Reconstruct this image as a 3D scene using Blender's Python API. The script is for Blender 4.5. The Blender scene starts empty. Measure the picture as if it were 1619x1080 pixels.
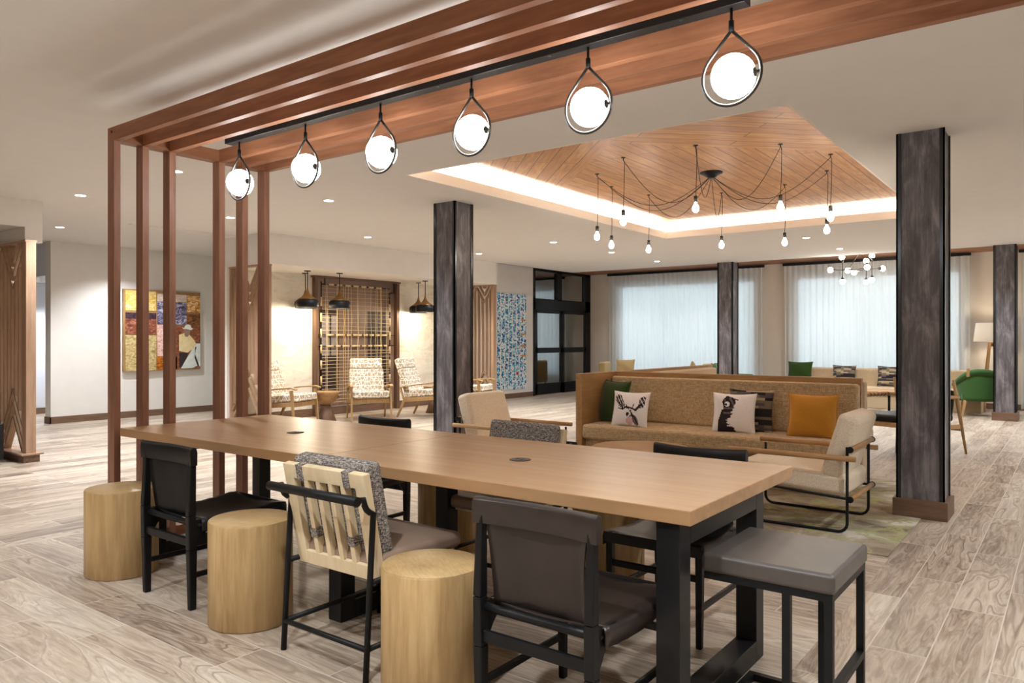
import bpy, bmesh, math, random
from mathutils import Vector, Matrix
random.seed(7)
PI = math.pi
S = bpy.context.scene
COL = S.collection

# ------------------------------------------------------------------ camera, world, exposure
cam_d = bpy.data.cameras.new('camera'); cam = bpy.data.objects.new('camera', cam_d); COL.objects.link(cam)
cam_d.sensor_width = 36.0; cam_d.lens = 1187.6/1619*36; cam_d.shift_y = -3.2/1619
cam_d.clip_start = 0.05; cam_d.clip_end = 200
cam.location = (0, 0, 1.35); cam.rotation_euler = (PI/2, 0, math.radians(36.98))
S.camera = cam
S.view_settings.view_transform = 'Standard'; S.view_settings.look = 'None'
S.view_settings.exposure = 0.97; S.view_settings.gamma = 1.0; S.view_settings.use_curve_mapping = False
W = bpy.data.worlds.new('world'); S.world = W; W.use_nodes = True
wb = W.node_tree.nodes['Background']; wb.inputs[0].default_value = (0.80, 0.92, 1.0, 1); wb.inputs[1].default_value = 2.4
DOWN_W = 150.0; GLOBE_E = 14.0; BULB_E = 60.0; COVE_W = 26.0; PEND_W = 14.0

# ------------------------------------------------------------------ helpers
def srgb(r, g, b):
    f = lambda c: (c/255)/12.92 if c/255 <= 0.04045 else ((c/255+0.055)/1.055)**2.4
    return (f(r), f(g), f(b), 1.0)

class NT:
    def __init__(s, name):
        s.m = bpy.data.materials.new(name); s.m.use_nodes = True
        s.t = s.m.node_tree; s.b = s.t.nodes['Principled BSDF']; s.out = s.t.nodes['Material Output']
        s.tc = None
    def n(s, typ, **kw):
        nd = s.t.nodes.new(typ)
        for k, v in kw.items():
            if k.startswith('i_'):
                key = k[2:]
                key = int(key) if key.isdigit() else key
                if hasattr(v, 'is_output') or isinstance(v, bpy.types.NodeSocket): s.t.links.new(v, nd.inputs[key])
                else: nd.inputs[key].default_value = v
            else: setattr(nd, k, v)
        return nd
    def link(s, a, b): s.t.links.new(a, b)
    def co(s, scale=(1, 1, 1), rot=(0, 0, 0), kind='Object', loc=(0, 0, 0)):
        if s.tc is None: s.tc = s.n('ShaderNodeTexCoord')
        mp = s.n('ShaderNodeMapping'); mp.inputs['Scale'].default_value = scale
        mp.inputs['Rotation'].default_value = rot; mp.inputs['Location'].default_value = loc
        s.link(s.tc.outputs[kind], mp.inputs['Vector']); return mp.outputs[0]
    def noise(s, vec, scale=5, detail=4, rough=.55, dist=0.0):
        nd = s.n('ShaderNodeTexNoise'); s.link(vec, nd.inputs['Vector'])
        nd.inputs['Scale'].default_value = scale; nd.inputs['Detail'].default_value = detail
        nd.inputs['Roughness'].default_value = rough; nd.inputs['Distortion'].default_value = dist
        return nd.outputs[0]
    def ramp(s, fac, stops, interp='LINEAR'):
        nd = s.n('ShaderNodeValToRGB'); cr = nd.color_ramp; cr.interpolation = interp
        while len(cr.elements) < len(stops): cr.elements.new(0.5)
        for e, (p, c) in zip(cr.elements, stops): e.position = p; e.color = c
        s.link(fac, nd.inputs[0]); return nd.outputs[0]
    def mix(s, fac, a, b, mode='MIX'):
        nd = s.n('ShaderNodeMix', data_type='RGBA', blend_type=mode)
        for i, v in ((0, fac), (6, a), (7, b)):
            if isinstance(v, bpy.types.NodeSocket): s.link(v, nd.inputs[i])
            else: nd.inputs[i].default_value = v
        return nd.outputs[2]
    def math(s, op, a, b=0.0, c=None):
        nd = s.n('ShaderNodeMath', operation=op)
        for i, v in enumerate((a, b) if c is None else (a, b, c)):
            if isinstance(v, bpy.types.NodeSocket): s.link(v, nd.inputs[i])
            else: nd.inputs[i].default_value = v
        return nd.outputs[0]
    def bump(s, h, strength=.2, dist=.01):
        nd = s.n('ShaderNodeBump'); nd.inputs['Strength'].default_value = strength; nd.inputs['Distance'].default_value = dist
        s.link(h, nd.inputs['Height']); s.link(nd.outputs[0], s.b.inputs['Normal'])
    def base(s, c):
        if isinstance(c, bpy.types.NodeSocket): s.link(c, s.b.inputs['Base Color'])
        else: s.b.inputs['Base Color'].default_value = c
    def rm(s, rough, metal=0.0, spec=.5):
        if isinstance(rough, bpy.types.NodeSocket): s.link(rough, s.b.inputs['Roughness'])
        else: s.b.inputs['Roughness'].default_value = rough
        s.b.inputs['Metallic'].default_value = metal; s.b.inputs['Specular IOR Level'].default_value = spec

def plain(name, c, rough=.5, metal=0., spec=.5, var=.0, vs=6, bump=0):
    t = NT(name); t.rm(rough, metal, spec)
    f = t.noise(t.co(), vs, 4)
    d = tuple(x*(1-var) for x in c[:3])+(1,); l = tuple(min(1, x*(1+var)) for x in c[:3])+(1,)
    t.base(t.ramp(f, [(.3, d), (.7, l)]))
    if bump: t.bump(t.noise(t.co(), vs*25, 2), bump, .002)
    return t.m

def wood(name, c1, c2, axis='X', rough=.45, fine=26, c3=None, stretch=9):
    t = NT(name); t.rm(rough, 0, .4)
    sc = {'X': (1/stretch, 1, 1), 'Y': (1, 1/stretch, 1), 'Z': (1, 1, 1/stretch)}[axis]
    v = t.co(sc)
    a = t.noise(v, fine, 5, .6, .3); b = t.noise(v, fine*.16, 3, .5, 1.2)
    col = t.ramp(a, [(.32, c1), (.68, c2)])
    col = t.mix(t.math('MULTIPLY', b, .75), col, c3 or tuple((x+y)/2*.82 for x, y in zip(c1, c2)))
    t.base(col); t.bump(a, .08, .002)
    return t.m

def emis(name, c, e):
    t = NT(name); t.t.nodes.remove(t.b)
    em = t.n('ShaderNodeEmission'); em.inputs[0].default_value = c; em.inputs[1].default_value = e
    t.link(em.outputs[0], t.out.inputs[0]); return t.m

def fabric(name, c1, c2, fx=220, fz=60, rough=.95, sheen=.2, kind='Object'):
    t = NT(name); t.rm(rough, 0, .15); t.b.inputs['Sheen Weight'].default_value = sheen
    a = t.noise(t.co((fx, fx, fz), kind=kind), 1, 2); b = t.noise(t.co((fz, fz, fx), kind=kind), 1, 2)
    f = t.math('MULTIPLY', t.math('ADD', a, b), .5)
    t.base(t.ramp(f, [(.38, c1), (.62, c2)])); t.bump(f, .25, .003)
    return t.m

M = {}
M['paint'] = plain('wall_paint', srgb(228, 224, 219), .85, var=.02, bump=.05)
M['paint_warm'] = plain('warm_wall_paint', srgb(216, 206, 194), .85, var=.02, bump=.05)
M['paint_cool'] = plain('cool_wall_paint', srgb(214, 218, 226), .85, var=.02)
M['ceiling'] = plain('ceiling_paint', srgb(221, 218, 214), .92, var=.015)
M['white_paint'] = plain('white_cove_paint', srgb(235, 230, 222), .9, var=.01)
M['redwood_x'] = wood('redwood_beam', srgb(122, 76, 52), srgb(172, 116, 82), 'X', .5, 22)
M['redwood_y'] = wood('redwood_cross_board', srgb(112, 68, 44), srgb(152, 100, 68), 'Y', .5, 22)
M['redwood_z'] = wood('redwood_post', srgb(124, 84, 66), srgb(164, 118, 96), 'Z', .5, 22)
M['walnut_x'] = wood('walnut_trim_x', srgb(98, 74, 58), srgb(132, 104, 84), 'X', .5)
M['walnut_y'] = wood('walnut_trim_y', srgb(98, 74, 58), srgb(132, 104, 84), 'Y', .5)
M['walnut_z'] = wood('walnut_trim_z', srgb(92, 66, 48), srgb(124, 94, 72), 'Z', .5)
M['oak_x'] = wood('oak_veneer_x', srgb(150, 112, 70), srgb(184, 146, 100), 'X', .4)
M['oak_y'] = wood('oak_veneer_y', srgb(150, 112, 70), srgb(184, 146, 100), 'Y', .4)
M['oak_z'] = wood('oak_veneer_z', srgb(150, 112, 70), srgb(184, 146, 100), 'Z', .45)
M['table_oak'] = wood('satin_table_oak', srgb(156, 118, 80), srgb(186, 148, 108), 'X', .33, 14, srgb(168, 130, 92), stretch=14)
M['stump'] = wood('stump_oak', srgb(160, 128, 84), srgb(206, 176, 128), 'Z', .42, 34, srgb(178, 146, 98), stretch=12)
M['pale_ash'] = wood('pale_ash', srgb(214, 192, 152), srgb(236, 218, 184), 'Z', .5, 20, srgb(226, 206, 170))
M['screen_wood'] = wood('screen_wood', srgb(150, 118, 94), srgb(184, 152, 124), 'Z', .55, 20)
M['rod_oak_x'] = wood('oak_rod_x', srgb(160, 116, 72), srgb(200, 158, 108), 'X', .4)
M['rod_oak_y'] = wood('oak_rod_y', srgb(160, 116, 72), srgb(200, 158, 108), 'Y', .4)
M['chair_oak'] = wood('chair_oak', srgb(158, 122, 78), srgb(192, 158, 110), 'Z', .45)
M['black_metal'] = plain('black_powder_metal', (.007, .0075, .008, 1), .5, .0, .25, var=.15)
M['walnut_dark'] = plain('dark_brown_plastic', srgb(48, 38, 34), .4)
M['black_steel'] = plain('blackened_steel', (.012, .012, .013, 1), .42, .1, .35, var=.3, vs=3)
M['dark_metal'] = plain('dark_bronze_metal', (.09, .09, .085, 1), .3, .8, .5, var=.1)
M['trim_metal'] = plain('column_edge_metal', (.055, .06, .065, 1), .22, .85, .5, var=.05)
M['black_wood'] = plain('black_lacquered_wood', (.0055, .0055, .006, 1), .42, 0, .28, var=.2)
M['leather_black'] = plain('black_leather', (.006, .0055, .006, 1), .42, 0, .35, var=.3, vs=9, bump=.15)
M['leather_brown'] = plain('dark_brown_leather', srgb(46, 37, 33), .36, 0, .5, var=.22, vs=7, bump=.15)
M['leather_grey'] = plain('grey_leather', srgb(80, 74, 70), .42, 0, .5, var=.2, vs=6, bump=.15)
M['taupe'] = plain('taupe_seat_leather', srgb(150, 128, 112), .5, 0, .4, var=.06)
M['cream'] = fabric('cream_chair_fabric', srgb(216, 200, 176), srgb(238, 226, 206), 160, 160)
M['tan_fabric'] = fabric('tan_booth_weave', srgb(154, 128, 96), srgb(214, 190, 152), 260, 26)
M['tan_plain'] = fabric('light_tan_fabric', srgb(176, 154, 124), srgb(204, 184, 154), 160, 160)
M['beige_fabric'] = fabric('golden_beige_fabric', srgb(176, 150, 104), srgb(200, 174, 126), 160, 160)
M['green_velvet'] = fabric('green_velvet', srgb(34, 56, 12), srgb(48, 74, 20), 300, 300, .85, .25)
M['green_chair'] = fabric('green_chair_velvet', srgb(44, 80, 32), srgb(54, 92, 40), 300, 300, .6, .3)
M['mustard'] = fabric('mustard_velvet', srgb(182, 124, 36), srgb(204, 146, 54), 300, 300, .75, .3)
M['white_linen'] = fabric('white_pillow_linen', srgb(238, 234, 236), srgb(248, 246, 248), 200, 200)
M['print_black'] = plain('black_print_ink', srgb(36, 28, 34), .9, var=.5, vs=60)
M['print_grey'] = plain('grey_print_ink', srgb(108, 94, 100), .9, var=.4, vs=80)
M['print_pink'] = plain('pink_print_ink', srgb(226, 186, 190), .9)
M['lamp_shade'] = plain('linen_lamp_shade', srgb(236, 226, 208), .9)
M['brass'] = plain('aged_brass', srgb(150, 112, 62), .38, .7, .5, var=.15)
M['globe'] = emis('glowing_opal_globe', (.98, .98, .96, 1), GLOBE_E)
M['bulb'] = emis('glowing_bulb', (1, .9, .76, 1), BULB_E)
M['bulb_soft'] = emis('glowing_soft_bulb', (1, .92, .8, 1), 22)
M['down'] = emis('glowing_downlight_lens', (1, .96, .9, 1), 24)
M['cord'] = plain('black_cord', (.01, .01, .01, 1), .6)
M['cane'] = plain('wrapped_cane', srgb(212, 188, 146), .6, var=.1, vs=40)
M['panel_back'] = plain('brown_panel', srgb(132, 108, 94), .45, var=.25, vs=1.5)
M['map_orange'] = plain('orange_map_mark', srgb(214, 140, 60), .6)
M['map_red'] = plain('red_map_mark', srgb(206, 52, 50), .6)

def _tweed():
    t = NT('grey_tweed'); t.rm(.95, 0, .1)
    a = t.noise(t.co((60, 60, 420)), 1, 1, .4); b = t.noise(t.co((420, 300, 90)), 1, 1, .4)
    f = t.math('ADD', t.math('MULTIPLY', a, .5), t.math('MULTIPLY', b, .5))
    t.base(t.ramp(f, [(.38, srgb(56, 54, 58)), (.46, srgb(112, 108, 106)), (.54, srgb(152, 144, 136)), (.64, srgb(206, 198, 188))]))
    t.bump(f, .5, .004); return t.m
M['tweed'] = _tweed()

def _bands():
    t = NT('patchwork_stripe_fabric'); t.rm(.95, 0, .1)
    br = t.n('ShaderNodeTexBrick'); t.link(t.co((1, 0, 1), rot=(PI/2, 0, 0)), br.inputs['Vector'])
    for k, v in (('Scale', 1.), ('Mortar Size', .0), ('Brick Width', .14), ('Row Height', .026), ('Bias', 0.)): br.inputs[k].default_value = v
    br.inputs[1].default_value = (0, 0, 0, 1); br.inputs[2].default_value = (1, 1, 1, 1); br.offset = .37
    t.base(t.ramp(br.outputs[0], [(0, srgb(46, 42, 46)), (.28, srgb(88, 82, 86)), (.55, srgb(120, 108, 92)), (.8, srgb(176, 160, 132))], 'CONSTANT'))
    return t.m
M['bands'] = _bands()

def _line_fabric():            # cream fabric with white lattice of broken lines
    t = NT('cream_line_pattern_fabric'); t.rm(.95, 0, .1)
    v = t.co()
    dn = t.noise(t.co((3, 3, 3)), 3, 2)
    wz = t.n('ShaderNodeTexWave', wave_type='BANDS', bands_direction='Z'); t.link(v, wz.inputs[0])
    wz.inputs['Scale'].default_value = 4.2; wz.inputs['Distortion'].default_value = .6
    vo = t.n('ShaderNodeTexVoronoi', feature='DISTANCE_TO_EDGE'); t.link(t.co((20, 20, 9)), vo.inputs[0]); vo.inputs['Scale'].default_value = 1
    m1 = t.math('LESS_THAN', vo.outputs[0], .055); m2 = t.math('GREATER_THAN', wz.outputs[1], .965)
    f = t.math('MAXIMUM', m1, m2)
    t.base(t.mix(f, srgb(172, 154, 130), srgb(240, 234, 222))); return t.m
M['line_fabric'] = _line_fabric()

def _column():
    t = NT('mottled_column_panel'); t.rm(.45, 0, .4)
    a = t.noise(t.co((1, 1, .35)), 7, 6, .65, .6); b = t.noise(t.co((1, 1, .06)), 55, 3, .6)
    f = t.math('ADD', t.math('MULTIPLY', a, .75), t.math('MULTIPLY', b, .3))
    t.base(t.ramp(f, [(.36, srgb(66, 62, 66)), (.52, srgb(98, 94, 98)), (.68, srgb(146, 140, 144))])); t.bump(f, .1, .003)
    return t.m
M['column'] = _column()

def _marble():
    t = NT('white_veined_stone'); t.rm(.5, 0, .4)
    a = t.noise(t.co((1, .35, 1), rot=(.5, 0, 0)), 5, 8, .65, 2.2)
    f = t.ramp(a, [(.40, srgb(222, 214, 196)), (.49, srgb(231, 226, 212)), (.6, srgb(236, 231, 218))])
    t.base(f); t.bump(a, .4, .02); return t.m
M['marble'] = _marble()

def plank_uv(t, u, v, wid, ln, off, mortar):
    """brick based planks: u along the plank, v across; returns (random tint, mortar mask)"""
    cb = t.n('ShaderNodeCombineXYZ'); t.link(u, cb.inputs[0]); t.link(v, cb.inputs[1])
    br = t.n('ShaderNodeTexBrick'); t.link(cb.outputs[0], br.inputs['Vector'])
    for k, q in (('Scale', 1.), ('Mortar Size', mortar), ('Mortar Smooth', 0.), ('Brick Width', ln), ('Row Height', wid), ('Bias', 0.)): br.inputs[k].default_value = q
    br.inputs[1].default_value = (0, 0, 0, 1); br.inputs[2].default_value = (1, 1, 1, 1); br.inputs[3].default_value = (.5, .5, .5, 1)
    br.offset = off
    return br.outputs[0], br.outputs[1], cb.outputs[0]

def _floor():
    t = NT('wood_look_floor_tile'); t.rm(.42, 0, .45)
    sp = t.n('ShaderNodeSeparateXYZ'); t.link(t.co(), sp.inputs[0]); x, y = sp.outputs[0], sp.outputs[1]
    # zone of planks laid along X under the pergola, along Y everywhere else
    z = t.math('MULTIPLY', t.math('MULTIPLY', t.math('GREATER_THAN', x, -5.55), t.math('LESS_THAN', x, -.93)), t.math('LESS_THAN', y, 5.11))
    u = t.math('ADD', t.math('MULTIPLY', x, z), t.math('MULTIPLY', y, t.math('SUBTRACT', 1, z)))
    v = t.math('ADD', t.math('MULTIPLY', y, z), t.math('MULTIPLY', x, t.math('SUBTRACT', 1, z)))
    v = t.math('ADD', v, .06)
    tint, mort, _ = plank_uv(t, u, v, .225, 1.2, .37, .0028)
    uu = t.math('ADD', t.math('MULTIPLY', u, .17), t.math('MULTIPLY', tint, 31.0))
    cb = t.n('ShaderNodeCombineXYZ'); t.link(uu, cb.inputs[0]); t.link(v, cb.inputs[1]); t.link(t.math('MULTIPLY', tint, 17.), cb.inputs[2])
    low = t.noise(cb.outputs[0], 3.0, 3, .5, .42)                       # broad tone, knots
    ring = t.math('FRACT', t.math('MULTIPLY', low, 17.0))
    line = t.ramp(ring, [(0, (0, 0, 0, 1)), (.1, (1, 1, 1, 1)), (.85, (1, 1, 1, 1)), (1, (0, 0, 0, 1))])
    mask = t.noise(cb.outputs[0], 1.7, 2)
    cb2 = t.n('ShaderNodeCombineXYZ'); t.link(t.math('ADD', t.math('MULTIPLY', u, .07), t.math('MULTIPLY', tint, 13.0)), cb2.inputs[0]); t.link(v, cb2.inputs[1]); t.link(low, cb2.inputs[2])
    grain = t.noise(cb2.outputs[0], 38, 4, .6, .3)
    col = t.ramp(low, [(.3, srgb(98, 80, 66)), (.44, srgb(142, 122, 104)), (.57, srgb(176, 158, 138)), (.72, srgb(200, 188, 172))])
    col = t.mix(.36, col, t.ramp(grain, [(.38, srgb(104, 86, 72)), (.62, srgb(208, 196, 180))]))
    lm = t.math('MULTIPLY', t.math('SUBTRACT', 1, line), t.ramp(mask, [(.38, (.06, .06, .06, 1)), (.60, (.7, .7, .7, 1))]))
    col = t.mix(lm, col, srgb(92, 74, 60))
    col = t.mix(t.math('MULTIPLY', t.math('SUBTRACT', tint, .3), .35), col, srgb(214, 200, 182))
    col = t.mix(mort, col, srgb(196, 184, 170))
    t.base(col); t.bump(t.math('SUBTRACT', t.math('MULTIPLY', grain, .3), mort), .12, .004); return t.m
M['floor'] = _floor()

def _rug():
    t = NT('moss_pattern_carpet_tile'); t.rm(1, 0, .05)
    a = t.noise(t.co((1, 1, 1)), 1.5, 6, .62, .9); g = t.noise(t.co((1.2, 1.2, 1), loc=(3, 1, 0)), 1.4, 6, .6, 1.3); f = t.noise(t.co(), 160, 2)
    col = t.ramp(a, [(.38, srgb(104, 88, 70)), (.46, srgb(140, 124, 102)), (.53, srgb(166, 154, 134)), (.60, srgb(206, 200, 186))])
    gm = t.ramp(g, [(.47, (0, 0, 0, 1)), (.485, (1, 1, 1, 1)), (.51, (1, 1, 1, 1)), (.53, (0, 0, 0, 1))])
    col = t.mix(t.math('MULTIPLY', gm, .8), col, srgb(160, 164, 102))
    col = t.mix(.18, col, t.ramp(f, [(.3, srgb(70, 62, 52)), (.7, srgb(226, 220, 206))]))
    t.base(col); t.bump(f, .5, .004); return t.m
M['rug'] = _rug()

def _tray():
    t = NT('chevron_plank_ceiling'); t.rm(.45, 0, .35)
    sp = t.n('ShaderNodeSeparateXYZ'); t.link(t.co(), sp.inputs[0]); x, y = sp.outputs[0], sp.outputs[1]
    s = t.math('MULTIPLY', t.math('ADD', x, y), .7071); d = t.math('MULTIPLY', t.math('SUBTRACT', y, x), .7071)
    inA = t.math('LESS_THAN', s, 2.66*.7071)
    inB = t.math('MULTIPLY', t.math('SUBTRACT', 1, inA), t.math('LESS_THAN', d, 9.56*.7071))
    inC = t.math('SUBTRACT', t.math('SUBTRACT', 1, inA), inB)
    u = t.math('ADD', t.math('ADD', t.math('MULTIPLY', d, inA), t.math('MULTIPLY', s, inB)), t.math('MULTIPLY', y, inC))
    v = t.math('ADD', t.math('ADD', t.math('MULTIPLY', s, inA), t.math('MULTIPLY', d, inB)), t.math('MULTIPLY', x, inC))
    v = t.math('ADD', v, 20.0); u = t.math('ADD', u, 20.0)
    tint, mort, _ = plank_uv(t, u, v, .145, 2.3, .41, .0045)
    cb = t.n('ShaderNodeCombineXYZ'); t.link(t.math('MULTIPLY', u, .12), cb.inputs[0]); t.link(v, cb.inputs[1]); t.link(t.math('MULTIPLY', tint, 9.), cb.inputs[2])
    g = t.noise(cb.outputs[0], 24, 4, .6, .3)
    col = t.ramp(g, [(.3, srgb(158, 104, 50)), (.7, srgb(202, 150, 88))])
    col = t.mix(t.math('MULTIPLY', tint, .45), col, srgb(142, 88, 46))
    col = t.mix(t.math('MULTIPLY', mort, .9), col, srgb(70, 40, 20)); t.base(col); return t.m
M['tray'] = _tray()

def _sheer():
    t = NT('sheer_curtain'); t.t.nodes.remove(t.b)
    c = t.ramp(t.noise(t.co((500, 500, 500)), 1, 1), [(.3, srgb(222, 224, 224)), (.7, srgb(240, 240, 238))])
    tr = t.n('ShaderNodeBsdfTranslucent'); df = t.n('ShaderNodeBsdfDiffuse'); tp = t.n('ShaderNodeBsdfTransparent')
    t.link(c, tr.inputs[0]); t.link(c, df.inputs[0])
    m1 = t.n('ShaderNodeMixShader'); m1.inputs[0].default_value = .62; t.link(tr.outputs[0], m1.inputs[1]); t.link(df.outputs[0], m1.inputs[2])
    m2 = t.n('ShaderNodeMixShader'); m2.inputs[0].default_value = .06; t.link(m1.outputs[0], m2.inputs[1]); t.link(tp.outputs[0], m2.inputs[2])
    t.link(m2.outputs[0], t.out.inputs[0]); return t.m
M['sheer'] = _sheer()

def _glass(name, refl, tint):
    t = NT(name); t.t.nodes.remove(t.b)
    g = t.n('ShaderNodeBsdfGlossy'); g.inputs['Roughness'].default_value = .02; tp = t.n('ShaderNodeBsdfTransparent'); tp.inputs[0].default_value = tint
    fr = t.n('ShaderNodeFresnel'); fr.inputs[0].default_value = 1.5
    f = t.math('ADD', t.math('MULTIPLY', fr.outputs[0], 1.0), refl)
    m = t.n('ShaderNodeMixShader'); t.link(f, m.inputs[0]); t.link(tp.outputs[0], m.inputs[1]); t.link(g.outputs[0], m.inputs[2])
    t.link(m.outputs[0], t.out.inputs[0]); return t.m
M['glass'] = _glass('window_glass', .05, (.92, .96, .96, 1))
M['door_glass'] = _glass('dark_door_glass', .42, (.7, .74, .72, 1))

def _map():
    t = NT('blue_city_map_print'); t.rm(.5, 0, .4)
    warp = t.co((9, 9, 7)); vo = t.n('ShaderNodeTexVoronoi'); t.link(t.co((22, 22, 34)), vo.inputs[0]); vo.inputs['Scale'].default_value = 1
    sep = t.n('ShaderNodeSeparateColor'); t.link(vo.outputs[1], sep.inputs[0])
    pal = t.ramp(sep.outputs[0], [(0, srgb(26, 92, 168)), (.16, srgb(120, 204, 226)), (.3, srgb(232, 240, 242)), (.5, srgb(30, 140, 196)), (.62, srgb(226, 236, 240)), (.8, srgb(52, 168, 160)), (.88, srgb(42, 66, 140)), (.95, srgb(206, 190, 214))], 'CONSTANT')
    msk = t.noise(t.co((1, 1, .8)), 5, 3, .6, 1.0)
    cov = t.math('LESS_THAN', sep.outputs[1], t.math('MULTIPLY', t.math('SUBTRACT', msk, .20), 4.5))
    w = t.n('ShaderNodeTexWave', bands_direction='Y'); t.link(t.co(), w.inputs[0]); w.inputs['Scale'].default_value = 2.1; w.inputs['Distortion'].default_value = 3.0; w.inputs['Detail Scale'].default_value = .6
    road = t.math('GREATER_THAN', w.outputs[1], .93)
    col = t.mix(cov, srgb(234, 238, 240), pal); col = t.mix(road, col, srgb(240, 242, 242)); t.base(col); return t.m
M['map'] = _map()

def picture(name, stops, scale=(6, 6, 6), dist=1.0, ns=1):
    t = NT(name); t.rm(.5, 0, .3)
    t.base(t.ramp(t.noise(t.co(scale), ns, 5, .6, dist), stops)); return t.m

class MB:
    """collects geometry for ONE mesh object"""
    def __init__(s): s.bm = bmesh.new(); s.mi = 0
    def _add(s, vs, fs, mi=None):
        bv = [s.bm.verts.new(v) for v in vs]
        for f in fs:
            try:
                fc = s.bm.faces.new([bv[i] for i in f]); fc.material_index = s.mi if mi is None else mi
            except ValueError: pass
        return bv
    def box(s, x0, x1, y0, y1, z0, z1, mat=None):
        vs = [Vector((x, y, z)) for z in (z0, z1) for y in (y0, y1) for x in (x0, x1)]
        if mat is not None: vs = [mat @ v for v in vs]
        s._add(vs, [(0, 2, 3, 1), (4, 5, 7, 6), (0, 1, 5, 4), (2, 6, 7, 3), (0, 4, 6, 2), (1, 3, 7, 5)]); return s
    def beam(s, a, b, w, d, w2=None, d2=None, up=(0, 0, 1)):
        a, b = Vector(a), Vector(b); t = (b-a).normalized(); u = Vector(up)
        if abs(t.dot(u)) > .95: u = Vector((0, 1, 0))
        x = t.cross(u).normalized(); y = x.cross(t).normalized(); w2 = w2 or w; d2 = d2 or d; vs = []
        for p, ww, dd in ((a, w, d), (b, w2, d2)):
            for sx, sy in ((-1, -1), (1, -1), (1, 1), (-1, 1)): vs.append(p+x*sx*ww/2+y*sy*dd/2)
        s._add(vs, [(0, 3, 2, 1), (4, 5, 6, 7), (0, 1, 5, 4), (1, 2, 6, 5), (2, 3, 7, 6), (3, 0, 4, 7)]); return s
    def tube(s, pts, r, seg=10, cap=True, closed=False, radii=None):
        pts = [Vector(p) for p in pts]; n = len(pts); rings = []; prev = None
        for i, p in enumerate(pts):
            if closed: t = pts[(i+1) % n]-pts[i-1]
            else: t = pts[min(i+1, n-1)]-pts[max(i-1, 0)]
            if t.length < 1e-9: t = Vector((0, 0, 1))
            t.normalize()
            if prev is None:
                u = Vector((0, 0, 1)) if abs(t.z) < .9 else Vector((0, 1, 0)); x = t.cross(u).normalized()
            else:
                x = (prev-t*prev.dot(t)); x = x.normalized() if x.length > 1e-6 else t.orthogonal().normalized()
            prev = x; y = t.cross(x); rr = radii[i] if radii else r
            rings.append([s.bm.verts.new(p+x*math.cos(2*PI*k/seg)*rr+y*math.sin(2*PI*k/seg)*rr) for k in range(seg)])
        for i in range(n if closed else n-1):
            A, B = rings[i], rings[(i+1) % n]
            for k in range(seg):
                f = s.bm.faces.new((A[k], A[(k+1) % seg], B[(k+1) % seg], B[k])); f.material_index = s.mi; f.smooth = True
        if cap and not closed:
            for R_ in (rings[0][::-1], rings[-1]):
                f = s.bm.faces.new(R_); f.material_index = s.mi
        return s
    def lathe(s, prof, c=(0, 0, 0), seg=32, axis='Z', a0=0., a1=2*PI, smooth=True, cap=True):
        full = abs(a1-a0-2*PI) < 1e-6; ns = seg if full else seg+1; rings = []
        for r, h in prof:
            ring = []
            for k in range(ns):
                a = a0+(a1-a0)*k/seg
                p = Vector((r*math.cos(a), r*math.sin(a), h))
                if axis == 'X': p = Vector((h, p.x, p.y))
                if axis == 'Y': p = Vector((p.y, h, p.x))
                ring.append(s.bm.verts.new(p+Vector(c)))
            rings.append(ring)
        for i in range(len(prof)-1):
            for k in range(ns if full else ns-1):
                A, B = rings[i], rings[i+1]
                try:
                    f = s.bm.faces.new((A[k], A[(k+1) % ns], B[(k+1) % ns], B[k])); f.smooth = smooth; f.material_index = s.mi
                except ValueError: pass
        for R_, (r, h) in ((rings[0][::-1], prof[0]), (rings[-1], prof[-1])):
            if cap and r > 1e-5 and full and len(R_) > 2:
                try: f = s.bm.faces.new(R_); f.material_index = s.mi
                except ValueError: pass
        return s
    def sphere(s, c, r, seg=24, sz=1.0):
        n = seg//2
        return s.lathe([(max(1e-6, r*math.sin(PI*i/n)), -r*sz*math.cos(PI*i/n)) for i in range(n+1)], c, seg)
    def prism(s, poly, h0, h1, plane='XY', off=(0, 0, 0)):
        n = len(poly)
        def P(a, b, h): return Vector(off)+{'XY': Vector((a, b, h)), 'XZ': Vector((a, h, b)), 'YZ': Vector((h, a, b))}[plane]
        vs = [P(a, b, h) for h in (h0, h1) for a, b in poly]
        s._add(vs, [tuple(range(n))[::-1], tuple(range(n, 2*n))]+[(i, (i+1) % n, n+(i+1) % n, n+i) for i in range(n)]); return s
    def sheet(s, grid, th=0.0, smooth=True):
        """grid of points rows x cols; with thickness a closed slab"""
        R_, C_ = len(grid), len(grid[0])
        A = [[s.bm.verts.new(Vector(p)) for p in row] for row in grid]
        def q(a, b, c, d, sm=smooth):
            f = s.bm.faces.new((a, b, c, d)); f.smooth = sm; f.material_index = s.mi; return f
        if th == 0:
            for i in range(R_-1):
                for j in range(C_-1): q(A[i][j], A[i][j+1], A[i+1][j+1], A[i+1][j])
            return s
        def nrm(i, j):
            g = lambda a, b: Vector(grid[max(0, min(R_-1, a))][max(0, min(C_-1, b))])
            return (g(i, j+1)-g(i, j-1)).cross(g(i+1, j)-g(i-1, j)).normalized()
        B = [[s.bm.verts.new(Vector(grid[i][j])-nrm(i, j)*th) for j in range(C_)] for i in range(R_)]
        for i in range(R_-1):
            for j in range(C_-1):
                q(A[i][j], A[i][j+1], A[i+1][j+1], A[i+1][j]); q(B[i][j], B[i+1][j], B[i+1][j+1], B[i][j+1])
        for i in range(R_-1):
            q(A[i][0], A[i+1][0], B[i+1][0], B[i][0], False); q(A[i][-1], B[i][-1], B[i+1][-1], A[i+1][-1], False)
        for j in range(C_-1):
            q(A[0][j], B[0][j], B[0][j+1], A[0][j+1], False); q(A[-1][j], A[-1][j+1], B[-1][j+1], B[-1][j], False)
        return s
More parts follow.
